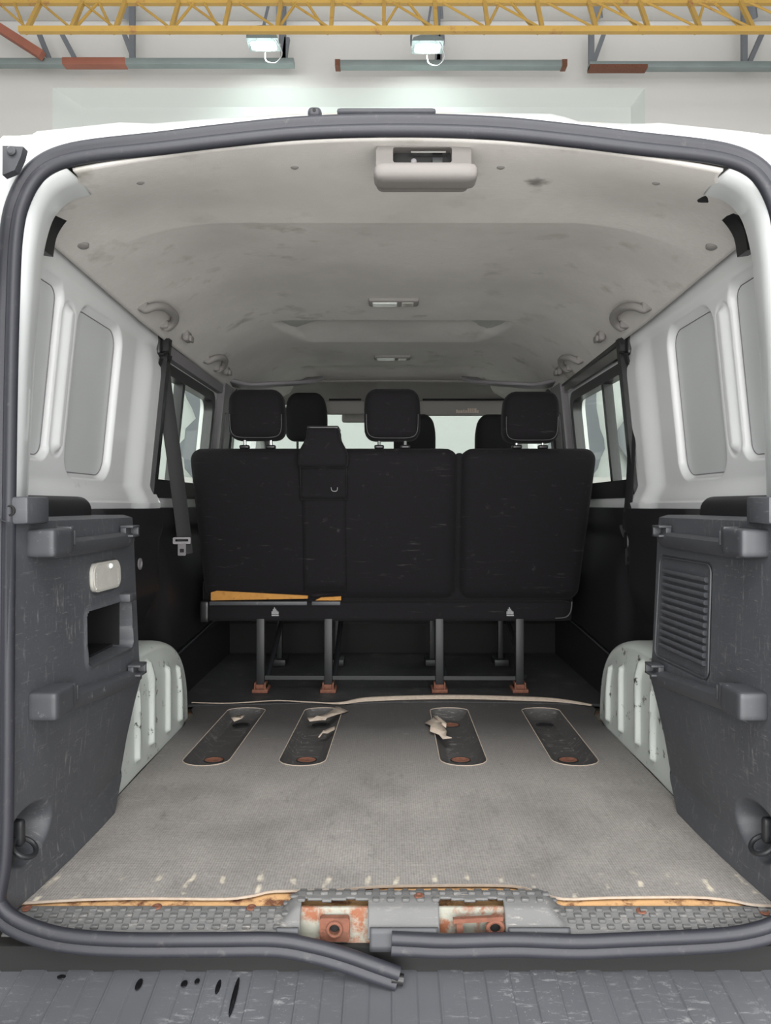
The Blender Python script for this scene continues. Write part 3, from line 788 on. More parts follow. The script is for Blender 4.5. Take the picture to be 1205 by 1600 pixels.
# belt guide hump, strap column and pouch on the wide backrest
cx = W(505, 700, 2.4).x; hw = .078
def hump(x, y, z):
    k = max(0, min(1, (z-.80)/.125)); x = cx+(x-cx)*lerp(1.06, .70, sm(.22, .80, k)); return (x, y, z)
MB().rbox((cx, 2.440, .855), (.158, .135, .138), .018, 14, hump).obj('belt_guide', 'fabric', bl, 60)
MB().rbox((cx, 2.435, .922), (.108, .11, .012), .005, 8).obj('guide_cap', 'black', bl, label='glossy black plastic cap')
def bk(x, z, off):  # point on the rear face of the backrest
    k = (z-.322)/(.536); return Vector((x, BT+lerp(.09, 0, k)-.011-off, z))
MB().grid(lambda u, v: bk(lerp(cx-.073, cx+.073, u), lerp(.36, .80, v), .004+.004*math.sin(math.pi*u)), 12, 12).obj('strap_cover', 'fabric', bl, solid=.004)
pz0, pz1 = .682, .812
def pouch(u, v):
    x = lerp(cx-.077, cx+.077, u); top = pz1-.028*math.sin(math.pi*u)*(1 if v > .5 else 0)
    z = lerp(pz0, pz1-.030*math.sin(math.pi*u), v); return bk(x, z, .012+.010*math.sin(math.pi*u)*v)
MB().grid(pouch, 16, 10).obj('pouch', 'fabric', bl, solid=.003)
MB().tube([pouch(i/16, 1)+Vector((0, -.002, 0)) for i in range(17)], .004, 8).obj('pouch_hem', 'fabric', bl)
MB().tube([bk(cx-.078, .84-.0*i, .012) if i == 0 else bk(cx-.078, .68, .012) for i in range(2)]+[bk(cx+.078, .68, .012), bk(cx+.078, .84, .012)], .0025, 6).obj('pouch_seam', 'black', bl)
for k in range(2):
    MB().tube(smooth_path([bk(cx+.026, .722, .022), bk(cx+.03, .710, .023), bk(cx+.045, .710, .023), bk(cx+.048, .722, .022)], 4), .0012, 6).obj('pouch_tear', 'print', bl, label='small pale torn mark') if k == 0 else None
# skirt and cushion
MB().rbox((-.02, 2.79, .345), (1.34, .52, .15), .05, 12).obj('cushion', 'fabric', bench, 60)
skz0, skz1 = .252, .322
MB().rbox((-.02, 2.535, (skz0+skz1)/2), (1.30, .07, skz1-skz0), .012, 10).obj('seat_skirt', 'fabric', bench, 60)
MB().rbox((-.663, 2.53, (skz0+skz1)/2), (.03, .085, .075), .006, 6).obj('side_bracket', 'black', bench)
P = smooth_path([W(868, 966, 2.49), W(885, 964, 2.49), W(892, 955, 2.49), W(894, 940, 2.49)], 4)
MB().tube(P, .0022, 6).obj('skirt_piping', 'piping', bench)
a = W(330, 938, 2.50); b_ = W(481, 936, 2.50)
m = MB(); m.plate([(a.x, a.z), (b_.x, b_.z+.002), (b_.x, b_.z+.012), (a.x+.02, a.z+.034), (a.x, a.z+.028)], [], 2.496, 2.53, lambda p, q, t: (p, t, q)); m.obj('torn_foam', 'foam', bench, label='bare yellow foam showing through torn cover')
a = W(493, 938, 2.50); b_ = W(533, 938, 2.50)
m = MB(); m.plate([(a.x, a.z), (b_.x, b_.z), (b_.x, b_.z+.014), (a.x+.02, a.z+.010)], [], 2.496, 2.53, lambda p, q, t: (p, t, q)); m.obj('torn_foam', 'foam', bench, label='small patch of bare yellow foam')
for (x0, x1) in ((327, 480), (487, 532)):
    a = W(x0, 946, 2.49); b_ = W(x1, 944, 2.49)
    MB().box(a.x, b_.x, 2.488, 2.50, a.z, a.z+.014, .002).obj('plastic_edging', 'plastic_smooth', bench, label='grey plastic edging strip')
for px in (430, 797):
    p = W(px, 957, 2.497); m = MB()
    for i, h in enumerate((.010, .018, .024, .019, .013, .009)):
        m.box(p.x-.012+i*.0042, p.x-.009+i*.0042, 2.495, 2.4995, p.z-.006, p.z-.006+h)
    m.box(p.x-.012, p.x+.013, 2.495, 2.4995, p.z-.012, p.z-.0085)
    m.obj('skirt_emblem', 'print', bench, label='small printed pale emblem')
LX = [-.468, -.229, .163, .446]
for i, x in enumerate(LX):
    lg = MB().box(x-.0145, x+.0145, 2.50, 2.53, .03, .262, .003).obj('leg', 'steel_black', bench)
    m = MB(); m.box(x-.028, x+.028, 2.485, 2.56, .003, .016, .003); m.box(x-.020, x-.015, 2.49, 2.535, .012, .038, .001); m.box(x+.015, x+.020, 2.49, 2.535, .012, .038, .001); m.box(x-.02, x+.02, 2.50, 2.53, .012, .030, .002); m.obj('foot_clamp', 'rust', lg, label='rusty floor clamp')
    m = MB(); m.box(x-.011, x+.011, 2.93, 2.96, .02, .275, .003); m.obj('leg', 'steel_black', bench)
    m = MB(); m.tube([(x+.02, 2.53, .05), (x+.02, 2.93, .22)], .010, 8); m.obj('diagonal_strut', 'steel_black', bench)
    m = MB(); m.box(x-.03, x+.03, 2.90, 3.0, .003, .03, .004); m.obj('front_clamp', 'steel_black', bench)
m = MB(); m.bar((LX[0], 2.515, .052), (LX[3], 2.515, .050), .010, .014); m.obj('cross_bar', 'steel_black', bench)
m = MB(); m.bar((LX[0], 2.945, .262), (LX[3], 2.945, .262), .03, .03); m.box(-.66, .62, 2.52, 3.0, .255, .268, .002); m.obj('seat_pan', 'black', bench)
# front seats
def front_seat(X, hz, lab, hw_=.105):
    t = thing('front_seat', lab, 'seat', (X, 3.6, 0), 'front seats')
    MB().rbox((X, 3.55, .54), (.37, .12, .60), .06, 12).obj('backrest', 'fabric_front', t)
    MB().rbox((X, 3.80, .28), (.38, .50, .16), .06, 10).obj('seat_cushion', 'fabric_front', t)
    MB().box(X-.17, X+.17, 3.55, 3.95, 0, .21, .01).obj('seat_base', 'black', t)
    headrest((X, 3.56, hz-.12), hw_*2, .24, .10, t, 'fabric_front', True, .83)
front_seat(W(479, 650, 3.56).x, 1.222, 'left front seat with the taller headrest')
front_seat(W(648, 650, 3.56).x, 1.115, 'middle front seat mostly hidden behind the centre headrest')
front_seat(W(775, 650, 3.56).x, 1.115, 'right front seat behind the right bench headrest')

# ================================================================== FLOOR COVERINGS
near = [(30, 1410), (130, 1404), (240, 1402), (350, 1403), (395, 1398), (430, 1391), (520, 1390), (590, 1384), (700, 1382), (800, 1383), (840, 1393), (880, 1403), (950, 1401), (1080, 1400), (1140, 1405), (1175, 1412), (1215, 1414)]
def fl(px, py, z=0.0):
    D = (CH-z)*F/(py-VY); return (Xp(px, D), D)
nearw = [tuple(v.to_2d()) for v in smooth_path([Vector((*fl(x, y), 0)) for x, y in near], 3)]
farw = [(.655, 2.30), (.655, 2.345), (.45, 2.365), (.2, 2.38), (0, 2.375), (-.12, 2.36), (-.3, 2.365), (-.45, 2.355), (-.655, 2.34), (-.655, 2.30)]
outer = nearw+[(.652, 1.30), (.652, 1.50), (.631, 1.58), (.631, 2.24)]+farw+[(-.631, 2.24), (-.631, 1.58), (-.652, 1.50), (-.652, 1.30)]
SX = [(-.489, -.474), (-.239, -.226), (.178, .178), (.467, .473)]
def slot(i, g=0):
    xa, xb = SX[i]; w_ = .060+g; P = []
    for k in range(9): a = math.pi+math.pi*k/8; P.append((xa+w_*math.copysign(abs(math.cos(a))**.8, math.cos(a)), 1.835-g-.035+.035*(1-abs(math.sin(a))**1)+0))
    for k in range(9): a = math.pi*k/8; P.append((xb+w_*math.copysign(abs(math.cos(a))**.8, math.cos(a)), 2.30+g+.02*math.sin(a)))
    return P
def slot_poly(i, g=0):
    xa, xb = SX[i]; w_ = .060+g; P = []
    for k in range(11):
        a = math.pi+math.pi*k/10; P.append((xa+w_*math.cos(a), 1.845+(.045+g)*math.sin(a)))
    for k in range(11):
        a = math.pi*k/10; P.append((xb+w_*math.cos(a), 2.285+(.03+g)*math.sin(a)))
    return P
mat = thing('rubber_floor_mat', 'grimy ribbed grey rubber mat covering the load floor', 'floor mat', (0, 1.8, 0))
m = MB(); m.plate(outer, [slot_poly(i) for i in range(4)], -.004, 0, lambda a, b, t: (a, b, t)); m.obj('mat_sheet', 'mat', mat, 20)
for i in range(4):
    P0 = slot_poly(i); c0 = Vector((sum(p[0] for p in P0)/22, sum(p[1] for p in P0)/22))
    def sh(k, z, dx=0): return [Vector((SX[i][0]+(p[0]-SX[i][0])*k+dx if 1 else 0, c0.y+(p[1]-c0.y)*lerp(1, k, .35), z)) for p in P0]
    m = MB()
    g = m.loft([sh(1, -.001), sh(.95, -.008), sh(.60, -.025), sh(.54, -.027)], closed=True); m.bm.faces.new(g[-1])
    m.obj('seat_anchor_slot', 'mat_slot', mat, 40, label='dark recessed slot where a seat was bolted', recalc=False)
    # trimmed pale edge
    MB().tube([Vector((x, y, .0012)) for x, y in slot_poly(i, .001)], .0013, 6, closed=True).obj('slot_edge', 'torn', mat, label='pale cut edge around a slot')
    xx = SX[i][0]
    for (D, mt) in ((1.88, 'rust'), (2.215, 'rust' if i == 2 else 'black')):
        X = lerp(SX[i][0], SX[i][1], (D-1.82)/.48)
        m = MB(); D += .035 if D < 2 else .005; m.lathe([(.025, -.028), (.025, -.0245), (.022, -.0235), (.016, -.026), (.001, -.026)], (X, D, 0), seg=26)
        for v in m.bm.verts: v.co.y = D+(v.co.y-D)*.72
        m.obj('anchor_hole', mt, mat, label='round anchor hole' + (' with rusty metal' if mt == 'rust' else ''))
        MB().tube([Vector((X+.0262*math.cos(a*math.pi/12), D+.0205*math.sin(a*math.pi/12), -.0255)) for a in range(24)], .0016, 6, closed=True).obj('hole_rim', 'dark', mat)
# torn flaps around slots two and three
def flap(pts, z, nm='torn_flap'):
    W_ = [Vector((*fl(x, y), z+random.uniform(0, .010))) for x, y in pts]
    m = MB(); vs = [m.bm.verts.new(p) for p in W_]; f = m.bm.faces.new(vs)
    bmesh.ops.triangulate(m.bm, faces=[f]); m.obj(nm, 'torn', mat, 10, label='ragged torn piece of pale backing', solid=.002)
random.seed(5)
flap([(480, 1126), (495, 1124), (510, 1121), (523, 1113), (525, 1107), (532, 1112), (545, 1113), (534, 1118), (525, 1123), (512, 1126), (508, 1131), (503, 1127), (484, 1131)], .003)
flap([(497, 1155), (505, 1146), (520, 1141), (524, 1136), (523, 1143), (512, 1149), (504, 1152), (499, 1158)], .003)
flap([(664, 1133), (676, 1129), (678, 1122), (690, 1134), (698, 1146), (697, 1152), (706, 1160), (692, 1158), (686, 1151), (672, 1150), (673, 1140)], .004)
flap([(676, 1122), (684, 1127), (698, 1136), (697, 1144), (686, 1133)], .006)
flap([(361, 1127), (374, 1122), (384, 1122), (378, 1128), (366, 1130)], .002)
# raised whitish worn lip where the two mats meet
pl = [(300, 1098), (360, 1099), (430, 1095), (480, 1097), (530, 1099), (570, 1093), (640, 1090), (720, 1089), (800, 1091), (870, 1094), (925, 1102)]
P = smooth_path([Vector((*fl(x, y, .006), .007)) for x, y in pl], 6)
ks = [interp(i/len(P), [(0, .35), (.35, .4), (.5, 1.5), (.85, 1.5), (1, .5)]) for i in range(len(P))]
m = MB(); m.sweep(P, [(-.010, -.003), (.010, -.003), (.010, .0), (.004, .004), (-.006, .003)], ref=(0, 0, 1), scale=ks); m.obj('frayed_edge', 'torn', mat, label='pale frayed back edge of the mat')
# pale cut edge at the sill
m = MB(); m.sweep([Vector((x, y-.001, .0)) for x, y in nearw], [(-.0012, -.003), (.0012, -.003), (.0012, .0006), (-.0012, .0006)], ref=(0, 0, 1)); m.obj('cut_edge', 'torn', mat, label='pale cut front edge of the mat')
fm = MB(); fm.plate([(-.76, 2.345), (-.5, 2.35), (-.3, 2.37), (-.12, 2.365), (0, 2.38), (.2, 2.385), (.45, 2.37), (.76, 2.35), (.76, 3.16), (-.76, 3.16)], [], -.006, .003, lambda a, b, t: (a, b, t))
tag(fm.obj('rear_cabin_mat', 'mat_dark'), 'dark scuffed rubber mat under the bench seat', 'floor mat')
m = MB(); m.box(-.76, .76, 3.16, 3.22, -.01, .14, .02); m.box(-.76, .76, 3.20, 3.5, .10, .16, .02)

o = m.obj('cabin_step', 'dark'); tag(o, 'black step panel across the floor ahead of the bench', 'step')
m = MB(); m.box(-.66, .66, 1.174, 1.30, -.026, -.0075, .001); tag(m.obj('plywood_board', 'plywood'), 'bare yellowish board edge showing between mat and sill plate', 'board')

# ================================================================== SIDE TRIM (lower)
def Xe(z): return interp(z, [(0, .603), (.06, .620), (.135, .608), (.21, .592), (.267, .578), (.35, .584), (.60, .598), (.64, .602)])
def Dend(z): return interp(z, [(0, 1.52), (.05, 1.60), (.63, 1.62)])
D0T = 1.135
def trimX(D, z):
    u = (D-D0T)/(Dend(z)-D0T); n0 = .626
    return lerp(n0, Xe(z), max(0, min(1.05, u))**1.0)-.006*math.sin(math.pi*max(0, min(1, u)))
def trim(s):
    t = thing('side_trim', ('left' if s < 0 else 'right')+' scuffed charcoal plastic side trim ' + ('with oval lamp and open pocket' if s < 0 else 'with slatted vent'), 'trim panel', (s*.68, 1.4, 0))
    TC = (1.198, .108) if s < 0 else (1.225, .10)
    m = MB()
    def off(D, z):
        o = 0
        if s < 0:
            d = sd_rr(D, z, 1.375, 1.575, .350-.0, .452, .012); o += .118*sm(.002, -.003, d)-.004*sm(.012, .002, d)*sm(-.002, .002, d)
            d = sd_rr(D, z, 1.40, 1.525, .485, .545, .02); o += .004*sm(.006, .001, d)
        else:
            k = 1-(D-1.36)/.24; d = sd_rr(D, z, 1.365, 1.60, .322, .548, .018); o += .005*sm(.003, -.001, d)
        r = math.hypot((D-TC[0])/.072, (z-TC[1])/.050)
        o += .048*sm(1.0, .55, r)*(1-.2*sm(.45, 0, r))
        return o
    nu, nv = 190, 230
    def fn(u, v):
        z = v*.632+.001; D = lerp(D0T, Dend(z), u)
        return (s*(trimX(D, z)+off(D, z)), D, z)
    m.grid(fn, nu, nv)
    # rounded front return and top shelf
    def ret(u, v):
        z = v*.632+.001; a = u*math.pi/2
        return (s*(Xe(z)+.012*(1-math.cos(a))+.13*max(0, u-.5)*2), Dend(z)+.012*math.sin(a), z)
    m.grid(ret, 8, 60)
    m.grid(lambda u, v: (s*(trimX(lerp(D0T, 1.62, u), .632)+v*.16), lerp(D0T, 1.62, u), .633+.006*sm(0, .1, v)), 30, 8)
    m.obj('trim_panel', 'plastic', t, 60, recalc=False)
    # pocket inside / lamp / vent
    if s < 0:
        m = MB(); m.plate(rrect(1.398, 1.528, .487, .545, .022, 8), [], -.006, .004, lambda a, b, tt: (-(trimX(a, b))+tt, a, b)); m.plate(rrect(1.402, 1.524, .491, .541, .020, 8), [], .004, .0055, lambda a, b, tt: (-(trimX(a, b))+tt, a, b))
        lo = m.obj('oval_lamp', 'lens', t, label='frosted white oval lamp')
        m = MB()
        for k in range(12):
            z = .494+k*.0028
            m.box(-(trimX(1.42, z))+.0035, -(trimX(1.42, z))+.0055, 1.41, 1.512, z, z+.0012, warp=lambda x, y, z: (x-(trimX(y, z)-trimX(1.42, z)), y, z))
        m.lathe([(.006, 0), (.006, .004), (.004, .007), (.001, .008)], (-trimX(1.47, .535)+.003, 1.475, .535), ax_v=(1, 0, 0), seg=14)
        m.obj('lamp_ribs', 'lens_lit', lo)
    else:
        m = MB()
        for k in range(12):
            z0 = .352+k*.0148; a0, a1 = 1.385+.0015*k*0, 1.575
            m.sweep([Vector((trimX(D, z0)-.002+.004, D, z0+.0)) for D in [lerp(a0, a1, i/10) for i in range(11)]], [(-.005, -.004), (-.002, -.0055), (.002, -.0055), (.005, -.002), (.005, .004), (-.005, .004)], ref=(1, 0, 0))
        vg = m.obj('vent_grille', 'plastic', t, 50)
        lp = [Vector((trimX(D, z)-.0, D, z)) for D, z in rrect(1.367, 1.598, .324, .546, .018, 5)]
        MB().tube(lp, .0022, 6, closed=True).obj('vent_rim', 'plastic_smooth', vg)
    # shelf support rails
    for (za, zb_) in ((.600, .604), (.328, .300)):
        def q(D, dx, dz):
            z = lerp(za, zb_, (D-1.2)/.38); return Vector((s*(trimX(D, z)-dx), D, z+dz))
        m = MB(); pr = [(-.016, -.020), (.004, -.022), (.014, -.010), (.014, .004), (.006, .010), (-.016, .010)]
        pts = [q(D, .008, -.012) for D in [lerp(1.26, 1.57, i/12) for i in range(13)]]
        if s > 0: pr = [(-a, b) for a, b in pr][::-1]
        m.sweep(pts, [(a*(1 if s < 0 else 1), b) for a, b in pr], ref=(0, 0, 1))
        rail = m.obj('shelf_rail', 'plastic_smooth', t, 40)
        def wq(D0): 
            return lambda x, y, z: (x, y, z)
        c = q(1.225, .018, -.004)
        m = MB(); m.rbox(c, (.050, .075, .048), .007, 10, lambda x, y, z: (x, y, z-(.012 if (x-c.x)*s > 0 else 0)*0-.10*max(0, (y-c.y))*0)); m.obj('end_block', 'plastic_smooth', rail)
        c2 = q(1.275, .022, .008)
        m = MB(); m.box(c2.x-.014, c2.x+.014, c2.y-.018, c2.y-.006, c2.z-.022, c2.z+.014, .002); m.box(c2.x-.010, c2.x+.010, c2.y+.006, c2.y+.012, c2.z-.02, c2.z+.006, .002); m.obj('spring_clip', 'steel_black' if 0 else 'plastic_smooth', rail)
        c3 = q(1.555, .018, .002)
        m = MB(); m.box(c3.x-.014, c3.x+.014, c3.y-.022, c3.y+.020, c3.z+.006, c3.z+.011, .0015); m.box(c3.x-.014, c3.x+.014, c3.y-.022, c3.y+.020, c3.z-.014, c3.z-.009, .0015); m.box(c3.x-.014, c3.x+.014, c3.y+.010, c3.y+.018, c3.z-.014, c3.z+.010, .0015); m.box(c3.x-s*-.008-.006, c3.x-s*-.008+.006, c3.y-.02, c3.y+.02, c3.z-.012, c3.z+.009, .001)
        m.obj('shelf_clip', 'plastic_smooth', rail)
    # raised block with a screw hole on the top rear corner
    m = MB(); m.box(*sorted((s*.60, s*.70)), 1.15, 1.225, .630, .675, .005, warp=lambda x, y, z: (x, y, z-.003*(abs(x)-.6)/.1)); cb = m.obj('corner_block', 'plastic', t)
    c = Vector((s*.628, 1.149, .652)); MB().lathe([(.009, 0), (.009, .0025), (.0065, .003), (.005, .0005), (.001, .0005)], c, ax_v=(0, -1, 0), seg=20).obj('screw_hole', 'dark', cb)
    m = MB(); m.rbox((s*.70, 1.45, .635), (.06, .28, .09), .03, 10); m.obj('raised_hump', 'black_trim', t, label='black raised hump against the wall')
    if s < 0:
        c = Vector((-(trimX(1.55, .465)-.010), 1.55, .463)); MB().box(c.x-.018, c.x+.012, 1.525, 1.565, .452, .470, .003).obj('pocket_clip', 'plastic_smooth', t)
        m = MB(); m.box(-.712, -.625, 1.377, 1.572, .352, .355); m.box(-.712, -.625, 1.377, 1.572, .447, .450); m.box(-.712, -.706, 1.377, 1.572, .352, .450); m.box(-.712, -.612, 1.570, 1.573, .352, .450); m.box(-.712, -.630, 1.377, 1.380, .352, .450); m.obj('pocket_liner', 'black', t, label='dark pocket lining')  # added black box, puts the deep pocket's shade into colour
    # lashing ring in the round recess
    D, z = TC; b_ = Vector((s*(trimX(D, z)+.030), D-.01, z+.005))
    rg = thing('lashing_ring', 'dark lashing ring in the round recess of the '+('left' if s < 0 else 'right')+' side trim', 'ring', b_, 'lashing rings')
    MB().rbox(b_+Vector((-s*.012, 0, .0)), (.03, .016, .045), .007, 8).obj('ring_base', 'steel_black', rg)
    P = []
    for i in range(28):
        a = 2*math.pi*i/28; P.append(b_+Vector((-s*(.020+.016*math.cos(a)+.012), .022*math.sin(a)-.01, -.020-.012*math.cos(a))))
    MB().tube(P, .0042, 10, closed=True).obj('ring_loop', 'steel_black', rg)
    return t
trim(-1); trim(1)
# black lining beyond, along wheel arch to bench
for s in (-1, 1):
    def lin(u, v):
        D = lerp(1.22, 3.16, u); z = lerp(.0, .652, v)
        X = .752-.028*sm(2.22, 2.32, D)*sm(.60, .40, z)-.012*sm(.55, .60, z)*sm(1.6, 1.7, D)
        X += .012*sm(.012, .0, abs(z-.17-.05*(D-2.5)))*sm(2.3, 2.4, D)
        X -= .05*sm(2.20, 2.12, D)*sm(.30, .42, z)*sm(1.60, 1.7, D)
        return (s*X, D, z)
    t = thing('lower_lining', 'black lower wall lining beside the bench on the '+('left' if s < 0 else 'right'), 'trim panel', (s*.75, 2.4, 0))
    m = MB(); m.grid(lin, 150, 70)
    m.grid(lambda u, v: (s*lerp(.752-.012*sm(1.6, 1.7, lerp(1.22, 3.16, u)), .80, v), lerp(1.22, 3.16, u), .652+.003*v), 60, 3)
    m.obj('lining_panel', 'black_trim', t, 50, recalc=False)
    if s < 0: m = MB(); m.lathe([(.016, 0), (.016, .003), (.011, .004), (.008, .001), (.001, .001)], (s*.700, 1.95, .50), ax_v=(-s, 0, 0), seg=20); m.obj('bolt_recess', 'pillar_grey', t)
    m = MB(); m.tube([Vector((s*.722, D, .17+.05*(D-2.5)*1.3)) for D in (2.32, 2.6, 3.0)], .003, 6); m.obj('lining_seam', 'plastic_smooth', t)
# ---------------------------------------------------------------- seat belts
def ribbon(pts, w_, ref, name, parent, mat='beltweb'):
    P = smooth_path(pts, 6); return MB().sweep(P, rrect(-w_/2, w_/2, -.0012, .0012, .001, 2), ref=ref).obj(name, mat, parent)
def belt(s, lab):
    top = Vector((s*.722, 2.165, 1.148)); t = thing('seat_belt', lab, 'seat belt', top, 'rear seat belts')
    MB().rbox(top+Vector((-s*.004, 0, .004)), (.026, .036, .07), .010, 10).obj('upper_anchor', 'black', t)
    m = MB(); m.sweep(smooth_path([top+Vector((-s*.02, -.02, -.03)), top+Vector((-s*.028, 0, -.02)), top+Vector((-s*.02, .02, -.03))], 4), rrect(-.008, .008, -.003, .003, .002, 3)); m.obj('belt_loop', 'chrome' if 0 else 'black', t)
    if s < 0:
        ribbon([top+Vector((.022, .0, -.03)), Vector((-.715, 2.20, 1.06)), Vector((-.700, 2.27, .80)), Vector((-.690, 2.33, .58)), Vector((-.686, 2.345, .50))], .047, (.55, -1, 0), 'webbing', t)
        ribbon([top+Vector((.018, .0, -.04)), Vector((-.742, 2.172, .95)), Vector((-.752, 2.175, .655))], .040, (1, -.15, 0), 'rear_webbing', t)
        c = Vector((-.690, 2.325, .545))
    else:
        ribbon([top+Vector((-.022, .0, -.03)), Vector((.727, 2.165, 1.0)), Vector((.722, 2.17, .75)), Vector((.712, 2.18, .60)), Vector((.700, 2.19, .58))], .040, (-.95, -.25, 0), 'webbing', t)
        ribbon([top+Vector((-.012, .005, -.04)), Vector((.745, 2.172, .95)), Vector((.757, 2.175, .655))], .045, (1, -.15, 0), 'rear_webbing', t)
        ribbon([Vector((.71, 2.18, .64)), Vector((.735, 2.185, .70)), Vector((.742, 2.20, .80)), Vector((.745, 2.21, .9))], .018, (-1, -.5, 0), 'loose_webbing', t)
        c = Vector((.712, 2.17, .575))
    m = MB()
    if s < 0:
        m.plate(rrect(-.030, .030, -.010, .012, .004), [rrect(-.022, .022, -.002, .006, .002)], -.003, .003, lambda a, b, tt: c+Vector((a*.9, -.010+tt+.45*a*.5, b)))
        m.plate(rrect(-.013, .013, -.048, -.008, .003), [rrect(-.007, .007, -.038, -.026, .002)], -.0015, .0015, lambda a, b, tt: c+Vector((a, -.010+tt, b)))
        m.obj('buckle_tongue', 'pillar_grey', t, label='grey metal buckle tongue')
    else:
        m.rbox(c+Vector((0, -.01, -.02)), (.018, .03, .05), .006, 6); m.obj('tongue_cover', 'black', t)
        m = MB(); m.plate(rrect(-.010, .010, -.095, -.045, .003), [rrect(-.004, .004, -.085, -.07, .001)], -.0015, .0015, lambda a, b, tt: c+Vector((a, -.012+tt, b))); m.obj('buckle_tongue', 'chrome', t, label='bright metal buckle tongue')
belt(-1, 'wide black belt slanting from the left pillar down behind the bench'); belt(1, 'black belt hanging down the right pillar with its tongue low')
# pillar dark edge where the belts run
for s in (-1, 1):
    m = MB(); m.plate(subdiv([(2.165, .645), (2.195, .645), (2.195, 1.17), (2.165, 1.17)]), [], -.034, .0, xw(s)); tag(m.obj('pillar_edging', 'black'), 'black edging strip down the %s belt pillar' % ('left' if s < 0 else 'right'), 'trim')
# black sliding door rail on the right above window
o = MB().sweep([Vector((.712, 2.16, 1.166)), Vector((.718, 3.0, 1.158))], rrect(-.02, .02, -.010, .010, .004), ref=(0, 0, 1)).obj('door_rail', 'black'); tag(o, 'black door rail along the ceiling edge above the right window', 'rail')

# ================================================================== SEAL
def seal_profile():
    P = []
    for i in range(15): a = math.radians(-70+220*i/14); P.append((.0085+.0105*math.cos(a), .004+.0105*math.sin(a)))
    for i in range(12): a = math.radians(60+200*i/11); P.append((-.0105+.0090*math.cos(a), .003+.0090*math.sin(a)))
    P += [(-.0198, .003), (-.0192, .001), (-.0208, -.0005), (-.0202, -.002), (-.0218, -.0035), (-.0212, -.005), (-.0225, -.007), (-.018, -.010), (.010, -.010)]
    return P
prof = seal_profile()
seal = thing('rubber_seal', 'thick black rubber door seal framing the rear opening, split at the sill', 'rubber seal', (0, 1.14, -.04))
botL = [(622, 1519), (585, 1508), (540, 1494), (490, 1482), (430, 1474), (330, 1474), (200, 1474), (110, 1468), (55, 1455), (15, 1436), (-5, 1415)]
botR = [(2*AX-12-x, y) for x, y in ((-22, 1400), (-6, 1425), (20, 1447), (60, 1460), (120, 1468), (250, 1474))]+[(900, 1477), (800, 1474), (700, 1476), (650, 1474), (612, 1472)]
def lift(v, px): return v
def ringpath(lst, off=0): return [SP(x, y, off) for x, y in lst]
pL = ringpath(botL)+ring[1:len(ring)//2+1]
path = ringpath(botL[:])+ring+ringpath(botR)
# left piece hangs loose over the right one
for i in range(4): path[i] = path[i]+Vector((0, -.012*(1-i/4), 0))
P = smooth_path(path, 7)
# normals: profile n1 = tangent x ref ; ref toward camera
m = MB(); m.sweep(P, prof, ref=(0, -1, 0)); m.obj('seal_rubber', 'rubber', seal, 45)
for off_ in (.0145, .0185):
    pass
MB().tube([SP(612, 1519)+Vector((.0, -.014, 0)), SP(624, 1522)+Vector((.006, -.014, 0))], .0085, 12).obj('seal_plug', 'black', seal, label='black plug in the loose seal end')
c = P[0]
# ================================================================== SILL PLATE
def sillz(D): return interp(D, [(1.10, -.05), (1.135, -.030), (1.15, -.019), (1.17, -.009), (1.205, -.0035)])
sp = thing('sill_plate', 'dusty charcoal scuff plate with raised studs along the load sill', 'sill plate', (0, 1.17, -.02))
hx0, hx1 = -.175, .245
def hump_k(x): return sm(hx0-.022, hx0+.012, x)*sm(hx1+.030, hx1-.005, x)
def notch(x, D):
    # 1 where the latch cut-outs are
    return (sm(-.160, -.154, x)*sm(-.046, -.052, x)+sm(.064, .070, x)*sm(.176, .170, x))*1.0
def sfn(u, v):
    x = lerp(-.635, .640, u); k = hump_k(x)
    D = lerp(1.181+.034*k, 1.136, v); z = sillz(D)
    D -= .0
    zz = z+k*.020*sm(0.05, .35, v)
    if v > .60:
        zz -= k*.024*sm(.72, 1.0, v)
    return Vector((x, D, zz))
m = MB()
NU, NV = 420, 26
g = [[m.bm.verts.new(sfn(i/NU, j/NV)) for j in range(NV+1)] for i in range(NU+1)]
for i in range(NU):
    x = lerp(-.635, .640, (i+.5)/NU)
    for j in range(NV):
        if notch(x, 0) > .5 and j/NV > .52+.06*abs(math.sin(x*40)): continue
        m.bm.faces.new([g[i][j], g[i][j+1], g[i+1][j+1], g[i+1][j]])
for v in [v for v in m.bm.verts if not v.link_faces]: m.bm.verts.remove(v)
m.obj('plate', 'sill', sp, 40, recalc=False, solid=.004)
m = MB(); random.seed(3)
for r, vv in enumerate((.22, .42, .60, .78)):
    x = -.60+.012*(r % 2)
    while x < .62:
        if not (notch(x, 0) > .1 and vv > .45) and not (hump_k(x) > .02 and vv > .7):
            c = sfn((x+.635)/1.275, vv); a = random.uniform(.85, 1.1)
            m.box(c.x-.0062*a, c.x+.0062*a, c.y-.0042, c.y+.0042, c.z+.0005, c.z+.0055, .0012, 1)
        x += .0245
m.obj('stud_pattern', 'sill', sp, 40)
for px, py in ((42, 1428), (245, 1426), (393, 1427), (655, 1402), (1002, 1431), (1195, 1432)):
    X, D = fl(px, py, .012 if px == 655 else -.015); c = Vector((X, D, sillz(D)+.020*hump_k(X)+.002)); m = MB(); m.lathe([(.0085, 0), (.0078, .0020), (.0045, .0022), (.0035, .0008), (.001, .0006)], c, seg=18)
    m.obj('plate_screw', 'rust', sp, label='rusty screw head')
# hump front face
for xa, xb in ((-.195, -.160), (-.046, .064), (.176, .275)):
    MB().grid(lambda u, v: (lerp(xa, xb, u), 1.137-.006*v, lerp(-.016, -.050, v)), 20, 4).obj('hump_face', 'plastic_smooth', sp, 40, recalc=False, solid=.004)
